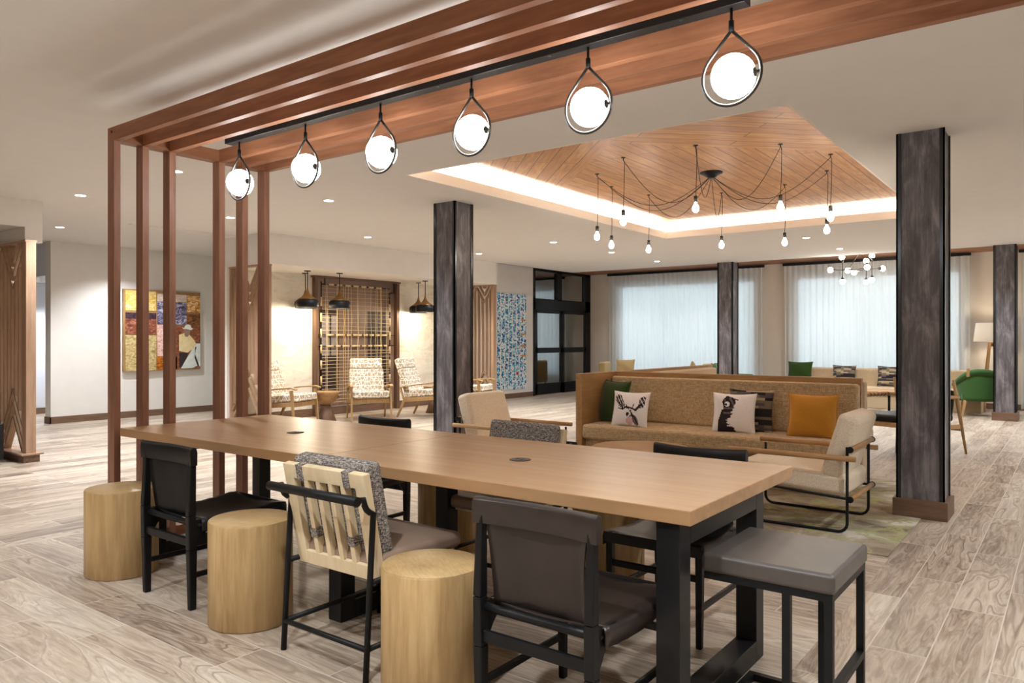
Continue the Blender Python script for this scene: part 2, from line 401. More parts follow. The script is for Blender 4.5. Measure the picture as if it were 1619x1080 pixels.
    def build(s, name, mat, parent=None, bevel=0, seg=2, mats=None, loc=None, rot=None):
        bmesh.ops.recalc_face_normals(s.bm, faces=s.bm.faces)
        me = bpy.data.meshes.new(name); s.bm.to_mesh(me); s.bm.free()
        for m in (mats or [mat]): me.materials.append(M[m] if isinstance(m, str) else m)
        o = bpy.data.objects.new(name, me); COL.objects.link(o)
        if parent: o.parent = parent
        if loc: o.location = loc
        if rot: o.rotation_euler = rot
        if bevel:
            md = o.modifiers.new('bevel', 'BEVEL'); md.width = bevel; md.segments = seg; md.limit_method = 'ANGLE'; md.angle_limit = math.radians(40)
            md.harden_normals = False
            if seg > 2:
                for p in me.polygons: p.use_smooth = True
                md.harden_normals = True
        return o

def thing(name, label, cat, loc=(0, 0, 0), rz=0., group=None):
    o = bpy.data.objects.new(name, None); COL.objects.link(o); o.location = loc; o.rotation_euler = (0, 0, rz)
    o.empty_display_size = .1
    o['label'] = label; o['category'] = cat
    if group: o['group'] = group
    return o
def tag(o, label, cat, group=None):
    o['label'] = label; o['category'] = cat
    if group: o['group'] = group
    return o
def struct(o): o['kind'] = 'structure'; return o
def B(name, mat, dims, parent=None, bevel=0, seg=2): return MB().box(*dims).build(name, mat, parent, bevel, seg)
def copy_tree(o, label=None, loc=None, rz=None, parent=None, group=None):
    c = o.copy(); COL.objects.link(c); c.parent = parent
    if parent is not None: c.matrix_parent_inverse = o.matrix_parent_inverse.copy()
    if label: c['label'] = label
    if group: c['group'] = group
    if loc is not None: c.location = loc
    if rz is not None: c.rotation_euler = (0, 0, rz)
    for ch in list(o.children): copy_tree(ch, parent=c)
    return c
def arc(c, r, a0, a1, n, f): return [f(c[0]+r*math.cos(a0+(a1-a0)*i/n), c[1]+r*math.sin(a0+(a1-a0)*i/n)) for i in range(n+1)]
def light(kind, name, loc, energy, color=(1, .93, .84), parent=None, **kw):
    d = bpy.data.lights.new(name, kind); d.energy = energy; d.color = color
    for k, v in kw.items(): setattr(d, k, v)
    o = bpy.data.objects.new(name, d); COL.objects.link(o); o.location = loc
    if parent: o.parent = parent
    return o

# ------------------------------------------------------------------ cove, large lights
TX0, TX1, TY0, TY1, CH, TZ = -5.15, -1.54, 5.13, 10.83, 2.925, 3.17
for nm, x, y, sx, sy in (('cove_led_left', TX0-.07, (TY0+TY1)/2, .03, TY1-TY0), ('cove_led_right', TX1+.07, (TY0+TY1)/2, .03, TY1-TY0),
                         ('cove_led_back', (TX0+TX1)/2, TY1+.07, TX1-TX0, .03), ('cove_led_front', (TX0+TX1)/2, TY0-.07, TX1-TX0, .03)):
    l = light('AREA', nm, (x, y, 2.985), COVE_W*(sx+sy)/4.6, (1, .98, .95), shape='RECTANGLE', size=sx, size_y=sy); l.rotation_euler = (PI, 0, 0)

# ------------------------------------------------------------------ the room
struct(B('floor', 'floor', (-16, 4.5, -4, 17.4, -.1, 0)))
c = MB()
for d in ((-16, 4.5, -4, TY0), (-16, TX0, TY0, TY1), (TX1, 4.5, TY0, TY1), (-16, 4.5, TY1, 12.14), (-9.53, 4.5, 12.14, 15.0)):
    c.box(d[0], d[1], d[2], d[3], CH, CH+.05)
struct(c.build('ceiling', 'ceiling'))
c = MB()      # cove: fascia lip, wall and top behind it
o_, l_ = .30, .105
for (x0, x1, y0, y1) in ((TX0, TX0+.02, TY0, TY1), (TX1-.02, TX1, TY0, TY1), (TX0+.02, TX1-.02, TY0, TY0+.02), (TX0+.02, TX1-.02, TY1-.02, TY1)):
    c.box(x0, x1, y0, y1, CH-.001, CH+l_)
for (x0, x1, y0, y1) in ((TX0-o_, TX0-o_+.02, TY0-o_, TY1+o_), (TX1+o_-.02, TX1+o_, TY0-o_, TY1+o_), (TX0-o_, TX1+o_, TY0-o_, TY0-o_+.02), (TX0-o_, TX1+o_, TY1+o_-.02, TY1+o_)):
    c.box(x0, x1, y0, y1, CH+.051, 3.34)
c.box(TX0-o_, TX1+o_, TY0-o_, TY1+o_, 3.34, 3.36)
struct(c.build('trim_1', 'white_paint'))
struct(B('trim_2', 'tray', (TX0+.03, TX1-.03, TY0+.03, TY1-.03, TZ, TZ+.04)))
struct(B('trim_3', 'redwood_x', (-10.42, 4.5, 12.16, 17.32, 3.06, 3.1)))          # dark wood soffit at the windows
struct(B('wall_entry', 'paint', (-13.3, -13.1, 5.15, 12.2, 0, CH)))               # wall with the collage
struct(MB().box(-16, -14.75, 5.15, 5.3, 0, CH).box(-14.75, -13.3, 5.15, 5.3, 2.38, CH).build('wall_corridor', 'paint_cool'))
struct(B('wall_passage', 'paint_cool', (-15.15, -15.05, 5.3, 8.6, 0, 2.45)))
struct(B('wall_passage_end', 'paint_cool', (-15.05, -13.3, 8.5, 8.6, 0, 2.45)))
struct(B('wall_left', 'paint_cool', (-16.1, -16, -4, 6.6, 0, CH)))
struct(B('wall_near', 'paint_warm', (-16, 4.5, -4.1, -4, 0, CH)))
struct(B('wall_right', 'paint_warm', (4.5, 4.6, -4, 17.4, 0, 3.1)))
struct(B('wall_map', 'paint', (-10.55, -10.4, 12.14, 14.65, 0, 3.06)))
struct(MB().box(-10.85, -9.53, 6.65, 12.14, 2.475, CH).build('wall_alcove_soffit', 'paint'))
struct(B('wall_alcove_pier', 'white_paint', (-10.85, -10.54, 6.65, 6.83, 0, 2.475)))
struct(B('wall_alcove_back', 'marble', (-10.85, -10.72, 6.83, 12.14, 0, 2.475)))
struct(MB().box(-12.4, -9.45, -2, 3.45, 2.616, CH).box(-12.4, -9.45, 3.45, 3.63, 2.45, CH).build('wall_left_soffit', 'paint'))
struct(B('wall_left_alcove', 'panel_back', (-12.5, -12.4, -2, 3.63, 0, CH)))
# window wall with openings
WINS = ((-9.5, -5.95), (-5.05, -1.85), (-.7, 2.9))
wl = MB(); xs = [-10.4]+[v for w in WINS for v in w]+[4.5]
for i in range(0, len(xs), 2): wl.box(xs[i], xs[i+1], 17.25, 17.4, 0, 3.06)
for a, b in WINS: wl.box(a, b, 17.25, 17.4, 0, .35).box(a, b, 17.25, 17.4, 2.75, 3.06)
struct(wl.build('wall_back', 'paint_warm'))
for i, (a, b) in enumerate(WINS):
    f = MB()
    for x in (a, b-.04): f.box(x, x+.04, 17.3, 17.36, .35, 2.75)
    f.box(a, b, 17.3, 17.36, .35, .40).box(a, b, 17.3, 17.36, 2.70, 2.75)
    w_ = struct(f.build('window_%d' % (i+1), 'black_metal')); B('pane', 'glass', (a, b, 17.32, 17.325, .36, 2.74), w_)
# baseboards
struct(B('baseboard_entry', 'walnut_y', (-13.1, -13.085, 5.135, 12.1, 0, .11)))
struct(MB().box(-13.3, -13.085, 5.135, 5.15, 0, .11).build('baseboard_corridor', 'walnut_x'))
struct(B('baseboard_passage', 'walnut_y', (-15.05, -15.035, 5.3, 8.5, 0, .11)))
struct(B('baseboard_map', 'walnut_y', (-10.4, -10.385, 12.14, 14.63, 0, .11)))
struct(B('baseboard_alcove', 'walnut_y', (-10.72, -10.70, 6.83, 12.14, 0, .14)))
struct(B('baseboard_back', 'walnut_x', (-10.4, 4.5, 17.235, 17.25, 0, .11)))
# ground outside the windows
struct(B('ground', 'paint_cool', (-30, 30, 17.5, 60, -.3, -.2)))

# sliding entrance door (aluminium) and vestibule behind it
D = thing('door_1', 'black framed glass sliding entrance door', 'door', (-10.4, 14.65, 0)); D['kind'] = 'structure'
f = MB(); fx = (-.06, .03)
def dbox(m, y0, y1, z0, z1, dx=0): m.box(fx[0]+dx, fx[1]+dx, y0, y1, z0, z1)
dbox(f, 0, .06, 0, 3.06); dbox(f, 2.33, 2.60, 0, 3.06); dbox(f, 0, 2.6, 3.0, 3.06); dbox(f, 0, 2.6, 2.06, 2.34); dbox(f, 1.01, 1.22, 2.3, 3.06)
f.build('door_frame', 'black_metal', D, .004)
B('transom_glass', 'door_glass', (-.03, -.022, .06, 2.33, 2.34, 3.0), D)
for nm, y0, y1, dx in (('door_leaf', .06, 1.24, -.0), ('door_leaf', 1.22, 2.36, .02)):
    m = MB(); s0 = .09
    for a, b, cc, d_ in ((y0, y0+s0, 0.01, 2.06), (y1-s0, y1, .01, 2.06), (y0, y1, .01, .28), (y0, y1, 1.02, 1.15), (y0, y1, 1.99, 2.06)): m.box(-.02+dx, .025+dx, a, b, cc, d_)
    lf = m.build(nm, 'black_metal', D, .004); B('pane', 'door_glass', (0+dx, .006+dx, y0+s0, y1-s0, .28, 1.99), lf)
M['stone'] = picture('stacked_stone', [(.35, srgb(120, 118, 104)), (.5, srgb(176, 172, 156)), (.65, srgb(206, 202, 188))], (3, 3, 16), .5)
struct(MB().box(-14, -13.9, 14, 17.6, 0, 3.1).box(-13.9, -10.5, 17.5, 17.6, 0, 3.1).box(-13.9, -10.55, 14, 14.1, 0, 3.1).build('wall_vestibule', 'stone'))
struct(B('ceiling_vestibule', 'redwood_x', (-14, -10.42, 14, 17.6, 3.1, 3.15)))
light('AREA', 'vestibule_fill', (-12.2, 15.9, 3.05), 110, (1, .96, .85), size=.5)  # added fill light without a fitting, brightens what the door glass shows
struct(B('floor_vestibule', 'floor', (-14, -10.4, 14, 17.6, -.09, .003)))

# ------------------------------------------------------------------ columns
def column(cx, cy, label):
    r = thing('square_column', label, 'column', (cx, cy, 0), 0, 'square columns'); h = .163
    B('panel', 'column', (-h+.01, h-.01, -h+.01, h-.01, .13, CH), r)
    for sx in (-1, 1):
        for sy in (-1, 1):
            m = MB(); x, y = sx*h, sy*h; a = .034
            m.box(min(x, x-sx*a), max(x, x-sx*a), min(y, y-sy*.012), max(y, y-sy*.012), .13, CH)
            m.box(min(x, x-sx*.012), max(x, x-sx*.012), min(y, y-sy*a), max(y, y-sy*a), .13, CH)
            m.build('corner_trim', 'trim_metal', r)
    B('base_plinth', 'walnut_x', (-h-.022, h+.022, -h-.022, h+.022, 0, .14), r, .002)
column(-.95, 6.54, 'nearest dark mottled square column, right of the cream lounge chair')
column(-5.80, 6.57, 'dark mottled square column behind the table beside the patterned chairs')
column(-5.74, 15.0, 'distant dark square column in front of the sheer curtains')
column(-.965, 15.03, 'dark square column at the right edge beside the green armchair')

# ------------------------------------------------------------------ pergola
PX0, PX1 = -5.036, -4.95; PT, PB = 2.721, 2.632
PY_ = [(2.319, 2.361), (2.504, 2.547), (2.689, 2.734), (3.061, 3.106), (3.250, 3.296), (3.436, 3.482)]
pg = thing('pergola', 'reddish wooden slatted pergola frame standing over the communal table', 'pergola', (0, 0, 0))
for a, b in PY_:
    B('post', 'redwood_z', (PX0, PX1, a, b, .0, PB), pg, .0015)
    B('beam', 'redwood_x', (PX0, 1.5, a, b, PB, PT), pg, .0015)
bl = MB()
for i in range(5): bl.box(PX0, PX1, PY_[i][1], PY_[i+1][0], PB+.004, PT-.004)
bl.build('end_board', 'redwood_y', pg)
bl = MB()
for i in range(5): bl.box(PX0, PX1, PY_[i][1], PY_[i+1][0], 0, .07)
bl.build('floor_sill', 'redwood_y', pg)
MB().lathe([(.008, -.003), (.008, .001)], (PX1-.03, PY_[0][0]-.0005, PT-.03), 16, 'Y').build('bolt_cap', 'black_metal', pg)
for yy in (PY_[2][1]-.02, PY_[3][0]+.02): 
    for xx in (-4.2, -2.0, .4): MB().tube([(xx, yy, PT-.01), (xx, yy, CH)], .006, 8).build('hanger_rod', 'black_metal', pg)

# linear pendant bar
GX = (-4.454, -3.76, -3.10, -2.439, -1.756, -1.096); GY = 2.90; GZ = 2.387
lb = thing('pendant_light_bar', 'long black linear light bar with six glowing globes in teardrop hoops', 'pendant light', (0, GY, 0))
bar = MB().box(-4.575, -1.03, -.033, .033, 2.662, 2.697).build('mounting_bar', 'black_steel', lb, .003)
for x in (-4.2, -2.0): MB().tube([(x, 0, 2.69), (x, 0, CH)], .008, 8).build('bracket', 'black_steel', lb)
for x in (-3.93, -3.3, -2.65, -1.95, -1.3): MB().lathe([(.008, 2.659), (.008, 2.664)], (x, -.02, 0), 12).build('screw', 'dark_metal', lb)
def globe_unit(x):
    hp = MB(); pts = []
    zc = 2.397; R0 = .119; top = 2.575; n = 28
    # circle with the two tangents meeting at the top
    dtop = top-zc; al = math.acos(R0/dtop)
    pts = [(x, 0, top)]
    for i in range(n+1):
        a = (PI/2-al)-(2*PI-2*al)*i/n
        pts.append((x+R0*math.cos(a), 0, zc+R0*math.sin(a)))
    m = hp; seg = pts+[pts[0]]
    m.tube(seg, .0066, 10, cap=True)
    hoop = m.build('teardrop_hoop', 'dark_metal', lb)
    MB().tube([(x, 0, 2.665), (x, 0, 2.60)], .006, 8).tube([(x, 0, 2.612), (x, 0, 2.568)], .011, 10).build('stem', 'black_metal', lb)
    d = .018
    MB().sphere((x+.008, 0, GZ+.004), .087, 32).build('glass_globe', 'globe', lb)
    MB().lathe([(.004, .072), (.019, .076), (.019, .082), (.006, .088), (.006, .102)], (x+.013, 0, GZ+.004), 18, 'X').build('globe_holder', 'dark_metal', lb)
for gx in GX: globe_unit(gx)

# ------------------------------------------------------------------ communal table
tb = thing('communal_table', 'long oak communal table on black steel frames under the pergola', 'table', (-2.97, 2.9, 0))
T0, T1 = .729, .780
for x0, x1 in ((-1.95, -.0012), (.0012, 1.946)): B('tabletop', 'table_oak', (x0, x1, -.558, .556, T0, T1), tb, .003)
for cx in (1.898, .17, -1.58):
    m = MB(); w = .088; y0, y1 = -.535, .31; x0, x1 = cx-w, cx
    for a, b, cc, d_ in ((y0, y0+w, 0, T0), (y1-w, y1, 0, T0), (y0+w, y1-w, 0, w), (y0+w, y1-w, T0-w, T0)): m.box(x0, x1, a, b, cc, d_)
    m.build('leg_frame', 'black_steel', tb, .002)
for gx, gy in ((-.856, -.024), (.86, -.034)):
    g = MB().lathe([(.002, T1+.004), (.046, T1+.004), (.052, T1+.002), (.052, T1-.002)], (gx, gy, 0), 32).build('cable_grommet', 'walnut_dark', tb)
    MB().box(gx-.022, gx-.006, gy-.012, gy+.012, T1+.004, T1+.005).box(gx+.006, gx+.022, gy-.012, gy+.012, T1+.004, T1+.005).build('socket', 'black_metal', tb)

# ------------------------------------------------------------------ stumps
def ring_top():
    t = NT('stump_end_grain'); t.rm(.42, 0, .4)
    a = t.noise(t.co((1, 1, 1)), 3.5, 3, .5, .6); g = t.noise(t.co((1, 5, 1)), 22, 3)
    t.base(t.mix(.5, t.ramp(a, [(.3, srgb(150, 118, 72)), (.7, srgb(206, 176, 126))]), t.ramp(g, [(.3, srgb(172, 142, 94)), (.7, srgb(204, 176, 130))]))); return t.m
M['stump_top'] = ring_top()
SL = ('oak drum stool at the left end of the near side of the table', 'oak drum stool between the left black chair and the slatted chair', 'oak drum stool in the foreground beside the brown leather chair',
      'oak drum stool on the far side of the table, left one', 'oak drum stool on the far side of the table, behind the brown leather chair')
stump0 = None
for i, (x, y) in enumerate(((-4.45, 2.13), (-3.19, 2.14), (-1.99, 2.13), (-3.24, 3.62), (-2.04, 3.58))):
    if stump0 is None:
        stump0 = thing('drum_stool', SL[0], 'stool', (x, y, 0), 0, 'oak drum stools around the table')
        MB().lathe([(.188, 0), (.195, .006), (.195, .482), (.191, .489)], seg=56).build('drum_body', 'stump', stump0)
        MB().lathe([(.001, .4915), (.188, .4905), (.1935, .487), (.191, .484)], seg=56).build('drum_top', 'stump_top', stump0)
    else: copy_tree(stump0, SL[i], (x, y, 0), i*1.3)

# ------------------------------------------------------------------ black leather dining chair (faces +Y)
def leather_chair(name, label, leather, loc, rz):
    r = thing(name, label, 'chair', loc, rz, 'black framed leather chairs at the table'); hw = .222
    for sx in (-1, 1):
        m = MB(); x = sx*hw
        m.beam((x, -.265, 0), (x, -.268, .30), .030, .034, .036, .044).beam((x, -.268, .30), (x, -.272, .47), .036, .044, .034, .042).beam((x, -.272, .47), (x, -.262, .775), .034, .042, .028, .028)
        m.prism([(-.25, .30), (-.25, .45), (-.12, .44), (-.17, .40), (-.21, .36)], x-.012, x+.012, 'YZ')
        m.build('rear_leg', 'black_wood', r, .005)
        MB().beam((x, .25, 0), (x, .245, .42), .026, .030, .034, .036).build('front_leg', 'black_wood', r, .005)
        MB().tube([(x, -.24, .42), (x, 0, .405), (x, .25, .435)], .014, 10).build('side_rail', 'black_wood', r)
        MB().beam((x, -.25, .17), (x, .24, .17), .018, .026).build('side_stretcher', 'black_wood', r, .004)
    MB().beam((-hw, -.268, .335), (hw, -.268, .335), .020, .042).build('rear_stretcher', 'black_wood', r, .005)
    MB().beam((-hw, .243, .30), (hw, .243, .30), .018, .030).build('front_stretcher', 'black_wood', r, .004)
    MB().tube([(-hw, -.262, .432), (-.12, -.235, .42), (0, -.228, .416), (.12, -.235, .42), (hw, -.262, .432)], .016, 10).build('rear_rail', 'black_wood', r)
    # leather back sling: curved in plan, sweeping forward into the seat
    g = []
    for i in range(13):
        t = i/12; z = .745-.315*t; row = []
        for j in range(15):
            u = -1+2*j/14; wd = .205-.012*math.sin(PI*t)-.012*t
            y = -.262+.05*(1-u*u)*(1-.3*t)+.035*t*t
            row.append((u*wd, y, z+.004*math.sin(9*u+5*t)+.0))
        g.append(row)
    MB().sheet(g, .004).build('backrest', leather, r)
    g = []
    for i in range(9):
        a = i/8
        row = []
        prof = [(-.020, .7155), (-.023, .775), (-.020, .798), (.0, .806), (.016, .798), (.018, .775), (.017, .7155)]
        for j in range(17):
            u = -1+2*j/16
            row.append((u*.247, -.262+.045*(1-u*u), 0))
        g.append(row)
    # band: closed profile swept along the curve
    path = [(u*.247, -.266+.042*(1-u*u)) for u in [-1+2*j/20 for j in range(21)]]
    prof = [(-.021, .714), (-.023, .772), (-.019, .795), (-.004, .805), (.012, .797), (.017, .776), (.016, .714)]
    m = MB(); rings = []
    for (x, y) in path:
        zz = .006*abs(x/.247)**2
        rings.append([m.bm.verts.new((x, y+dy, z+zz)) for dy, z in prof])
    for i in range(len(rings)-1):
        for k in range(len(prof)):
            f = m.bm.faces.new((rings[i][k], rings[i+1][k], rings[i+1][(k+1) % len(prof)], rings[i][(k+1) % len(prof)])); f.smooth = True
    m.bm.faces.new(rings[0][::-1]); m.bm.faces.new(rings[-1])
    m.build('top_band', leather, r, .003)
    g = []
    for i in range(15):
        t = i/14; y = -.225+.505*t; row = []
        base = .448+.012*t-.022*math.sin(PI*t)
        if t > .9: base -= (t-.9)*.12
        cross = [(-.245, -.062), (-.246, -.02), (-.240, .0), (-.2, .002), (-.1, -.010), (0, -.014), (.1, -.010), (.2, .002), (.240, .0), (.246, -.02), (.245, -.062)]
        for x, dz in cross: row.append((x, y, base+dz+.0015*math.sin(40*t+x*20)))
        g.append(row)
    m = MB(); m.sheet(g, .004); m.box(-.243, .243, .272, .277, .40, .45)
    m.build('seat', leather, r)
    return r
leather_chair('leather_dining_chair', 'black leather sling chair at the left of the near side of the table', 'leather_black', (-3.755, 2.30, 0), 0)
leather_chair('leather_dining_chair', 'dark brown leather sling chair in the foreground right of the drum stool', 'leather_brown', (-1.42, 2.27, 0), 0)
lc = leather_chair('leather_dining_chair', 'black leather chair across the table, left of the round-cornered lounge chair', 'leather_black', (-3.88, 3.395, 0), PI)
copy_tree(lc, 'black leather chair across the table near its right end, before the booth', (-1.54, 3.36, 0), PI)

# ------------------------------------------------------------------ slatted back chair (faces +Y)
def slat_chair(label, loc, rz):
    r = thing('slatted_chair', label, 'chair', loc, rz, 'slatted chairs with grey tweed cushions'); hw = .262
    for sx in (-1, 1):
        x = sx*hw
        pts = [(x, -.285, 0), (x, -.262, .40), (x, -.245, .66)]+[(x-sx*.0, -.245-.05*math.sin(a), .66+.05*(1-math.cos(a))*1.2) for a in (.4, .8, 1.2, 1.57)]+[(x-sx*.004, -.335, .722)]
        MB().tube(pts, .0125, 12).build('rear_leg', 'black_metal', r)
        MB().tube([(x, .275, 0), (x, .262, .385)], .0125, 12).build('front_leg', 'black_metal', r)
        MB().tube([(x, -.262, .385), (x, .262, .385)], .0115, 10).build('side_rail', 'black_metal', r)
        MB().tube([(x, -.278, .125), (x, .272, .125)], .0115, 10).build('side_stretcher', 'black_metal', r)
    MB().tube([(-hw-.02, -.343, .722), (hw+.02, -.343, .722)], .019, 16).build('back_bar', 'black_metal', r)
    MB().tube([(-hw, -.279, .125), (hw, -.279, .125)], .0115, 10).build('rear_stretcher', 'black_metal', r)
    MB().tube([(-hw, .272, .125), (hw, .272, .125)], .0115, 10).build('front_stretcher', 'black_metal', r)
    # back frame in its own leaning plane: local (x, h, d)
    a = math.radians(11.5); A0 = Vector((0, -.17, .375))
    Mx = Matrix.Translation(A0) @ Matrix.Rotation(a, 4, 'X')
    H = .455; wv = .258; th = .034
    for x0, x1 in ((-wv, -wv+.062), (wv-.062, wv)): MB().box(x0, x1, -th, 0, 0, H, Mx).build('side_stile', 'pale_ash', r, .003)
    MB().box(-wv+.062, wv-.062, -th, 0, 0, .062, Mx).build('bottom_rail', 'pale_ash', r, .002)
    MB().box(-wv+.062, wv-.062, -th, 0, H-.062, H, Mx).build('top_rail', 'pale_ash', r, .002)
    for k in range(4):
        x = -wv+.062+(2*wv-.124)*(k+1)/5; MB().box(x-.0135, x+.0135, -th, 0, .062, H-.062, Mx).build('back_slat', 'pale_ash', r, .002)
    cu = MB().box(-.240, .240, .004, .085, .085, H+.022, Mx).build('back_cushion', 'tweed', r, .022, 4)
    for k in (0, 3):
        x = -wv+.062+(2*wv-.124)*(k+1)/5
        m = MB()
        xs_ = x-.03 if k == 0 else x+.03
        m.box(xs_-.020, xs_+.020, -th-.004, .01, H-.066, H+.004, Mx)
        m.build('cushion_strap', 'tweed', r, .002); MB().box(x-.021, x+.021, -th-.004, .01, .135, .175, Mx).build('cushion_strap', 'tweed', r, .003)
    B('seat_board', 'pale_ash', (-.245, .245, -.16, .262, .392, .408), r, .003)
    B('seat_cushion', 'taupe', (-.262, .262, -.20, .30, .408, .478), r, .026, 4)
    return r
sc = slat_chair('pale slatted back chair with grey tweed cushion, near side of the table', (-2.50, 2.30, 0), 0)
copy_tree(sc, 'grey tweed cushioned chair across the table, beside the round grommet', (-2.665, 3.45, 0), PI)

# ------------------------------------------------------------------ metal stool at the table end
st = thing('leather_stool', 'grey leather padded stool with black metal frame at the table end', 'stool', (-.835, 2.745, 0))
hx, hy = .222, .238
B('seat_pad', 'leather_grey', (-hx, hx, -hy, hy, .535, .602), st, .016, 4)
m = MB(); q = .026; hx2, hy2 = hx-.008, hy-.008
for sy in (-1, 1): m.box(-hx2, hx2, sy*hy2-(q if sy > 0 else 0), sy*hy2+(0 if sy > 0 else q), .512, .536)
for sx in (-1, 1): m.box(sx*hx2-(q if sx > 0 else 0), sx*hx2+(0 if sx > 0 else q), -hy2+q, hy2-q, .512, .536)
m.build('seat_frame', 'black_metal', st)
for x in (hx2-q, .055):
    for sy in (-1, 1):
        y0 = hy2-q if sy > 0 else -hy2
        MB().box(x, x+q, y0, y0+q, 0, .512).build('leg', 'black_metal', st)
MB().box(-hx2, -hx2+q, -hy2, hy2, 0, q).build('floor_rail', 'black_metal', st)
for sy in (-1, 1):
    y0 = hy2-q if sy > 0 else -hy2
    MB().box(-hx2+q, .055, y0, y0+q, 0, q).build('floor_rail', 'black_metal', st)
MB().box(hx2-q, hx2, -hy2+q, hy2-q, .19, .19+q).build('foot_rail', 'black_metal', st)

# ------------------------------------------------------------------ lounge chairs with oak rods (face +Y)
def rod_chair(label, loc, rz):
    r = thing('lounge_chair', label, 'armchair', loc, rz, 'cream lounge chairs with oak rod arms'); hw = .33
    for sx in (-1, 1):
        x = sx*hw; pts = [(x, -.37, .60), (x, -.37, .07)]
        pts += [(x, -.37+.06*(1-math.cos(a)), .012+.06*(1-math.sin(a))) for a in (.4, .8, 1.2, 1.57)]
        pts += [(x, .35, .012)]+[(x, .35+.06*math.sin(a), .012+.06*(1-math.cos(a))) for a in (.4, .8, 1.2, 1.57)]+[(x, .41, .50)]
        MB().tube(pts, .0105, 12).build('side_frame', 'black_metal', r)
        MB().tube([(x*1.0, -.37, .243), (x, .41, .29)], .0095, 8).build('seat_rail', 'black_metal', r)
        xo = x+sx*.026
        MB().tube([(xo, -.43, .524), (xo, .46, .524)], .0195, 16).build('arm_rod', 'rod_oak_y', r)
    for z in (.585, .243):
        MB().tube([(-hw-.01, -.393, z), (hw+.01, -.393, z)], .0185, 16).build('back_rod', 'rod_oak_x', r)
        for sx in (-1, 1): MB().lathe([(.022, -.006), (.022, .006)], (sx*(hw+.016), -.393, z), 18, 'X').build('end_knob', 'black_metal', r)
    MB().tube([(-hw, .41, .29), (hw, .41, .29)], .0095, 8).build('front_rail', 'black_metal', r)
    Ms = Matrix.Translation((0, 0, .268)) @ Matrix.Rotation(math.radians(3.5), 4, 'X')
    MB().box(-.305, .305, -.36, .42, 0, .15, Ms).build('seat_cushion', 'cream', r, .04, 5)
    Mb = Matrix.Translation((0, -.20, .375)) @ Matrix.Rotation(math.radians(17), 4, 'X')
    MB().box(-.305, .305, -.115, .03, 0, .475, Mb).build('back_cushion', 'cream', r, .045, 5)
    return r
rc = rod_chair('cream cushioned lounge chair with oak rod arms, right of the round coffee table', (-1.64, 5.86, .006), PI/2)
copy_tree(rc, 'tan cushioned lounge chair with oak rod arms behind the tweed chair', (-4.36, 5.78, .006), -PI/2)
ct = thing('coffee_table', 'round oak coffee table between the two rod armed lounge chairs', 'table', (-3.0, 5.82, .006))
MB().lathe([(.40, .385), (.42, .39), (.42, .415), (.415, .42)], seg=48).build('tabletop', 'oak_x', ct)
for k in range(3):
    a = k*2*PI/3+.4; MB().tube([(.30*math.cos(a), .30*math.sin(a), 0), (.24*math.cos(a), .24*math.sin(a), .386)], .011, 10).build('leg', 'black_metal', ct)

# rug of carpet tiles
tag(B('carpet', 'rug', (-4.25, -.94, 5.12, 7.9, 0, .006)), 'beige and moss green patterned carpet under the lounge chairs', 'rug')

# ------------------------------------------------------------------ booth sofa
def cushion_box(dims, nm, mat, par, bev=.03): return MB().box(*dims).build(nm, mat, par, bev, 4)
bo = thing('booth_sofa', 'long tan booth sofa with oak panel frame facing the long table', 'sofa', (-4.2, 6.72, .006))
L = 2.64
B('side_panel', 'oak_y', (-.02, .055, 0, .80, 0, .985), bo, .003)
B('back_panel', 'oak_x', (.055, L-.03, .735, .80, 0, .985), bo, .003)
B('base', 'tan_fabric', (.06, L-.05, .06, .73, 0, .31), bo, .01)
g = MB().box(.058, L-.03, -.02, .72, .31, .46).build('seat_cushion', 'tan_fabric', bo, .035, 4)
Mb = Matrix.Translation((0, .60, .455)) @ Matrix.Rotation(math.radians(-3), 4, 'X')
MB().box(.06, L-.03, -.02, .10, 0, .485, Mb).build('back_cushion', 'tan_fabric', bo, .035, 4)
MB().tube([(.10, .585, .925), (L-.07, .585, .925)], .004, 6).build('piping', 'tan_plain', bo)
b2 = thing('booth_sofa', 'tan booth sofa standing back to back behind the long one', 'sofa', (-4.2, 7.55, .006))
B('side_panel', 'oak_y', (-.02, .05, 0, 2.55, 0, .985), b2, .003)
B('seat_cushion', 'tan_plain', (.055, L-.08, .02, .70, .31, .46), b2, .035, 4)
B('base', 'tan_plain', (.06, L-.1, .05, .62, .02, .31), b2, .01)
B('back_cushion', 'tan_plain', (.06, L-.02, .0, .13, .46, .955), b2, .03, 4)
B('side_seat_cushion', 'tan_plain', (.055, .68, .72, 2.5, .31, .46), b2, .035, 4)
B('side_base', 'tan_plain', (.055, .62, .72, 2.5, .02, .31), b2, .01)
B('side_back_cushion', 'tan_plain', (.055, .20, .72, 2.5, .46, .955), b2, .03, 4)

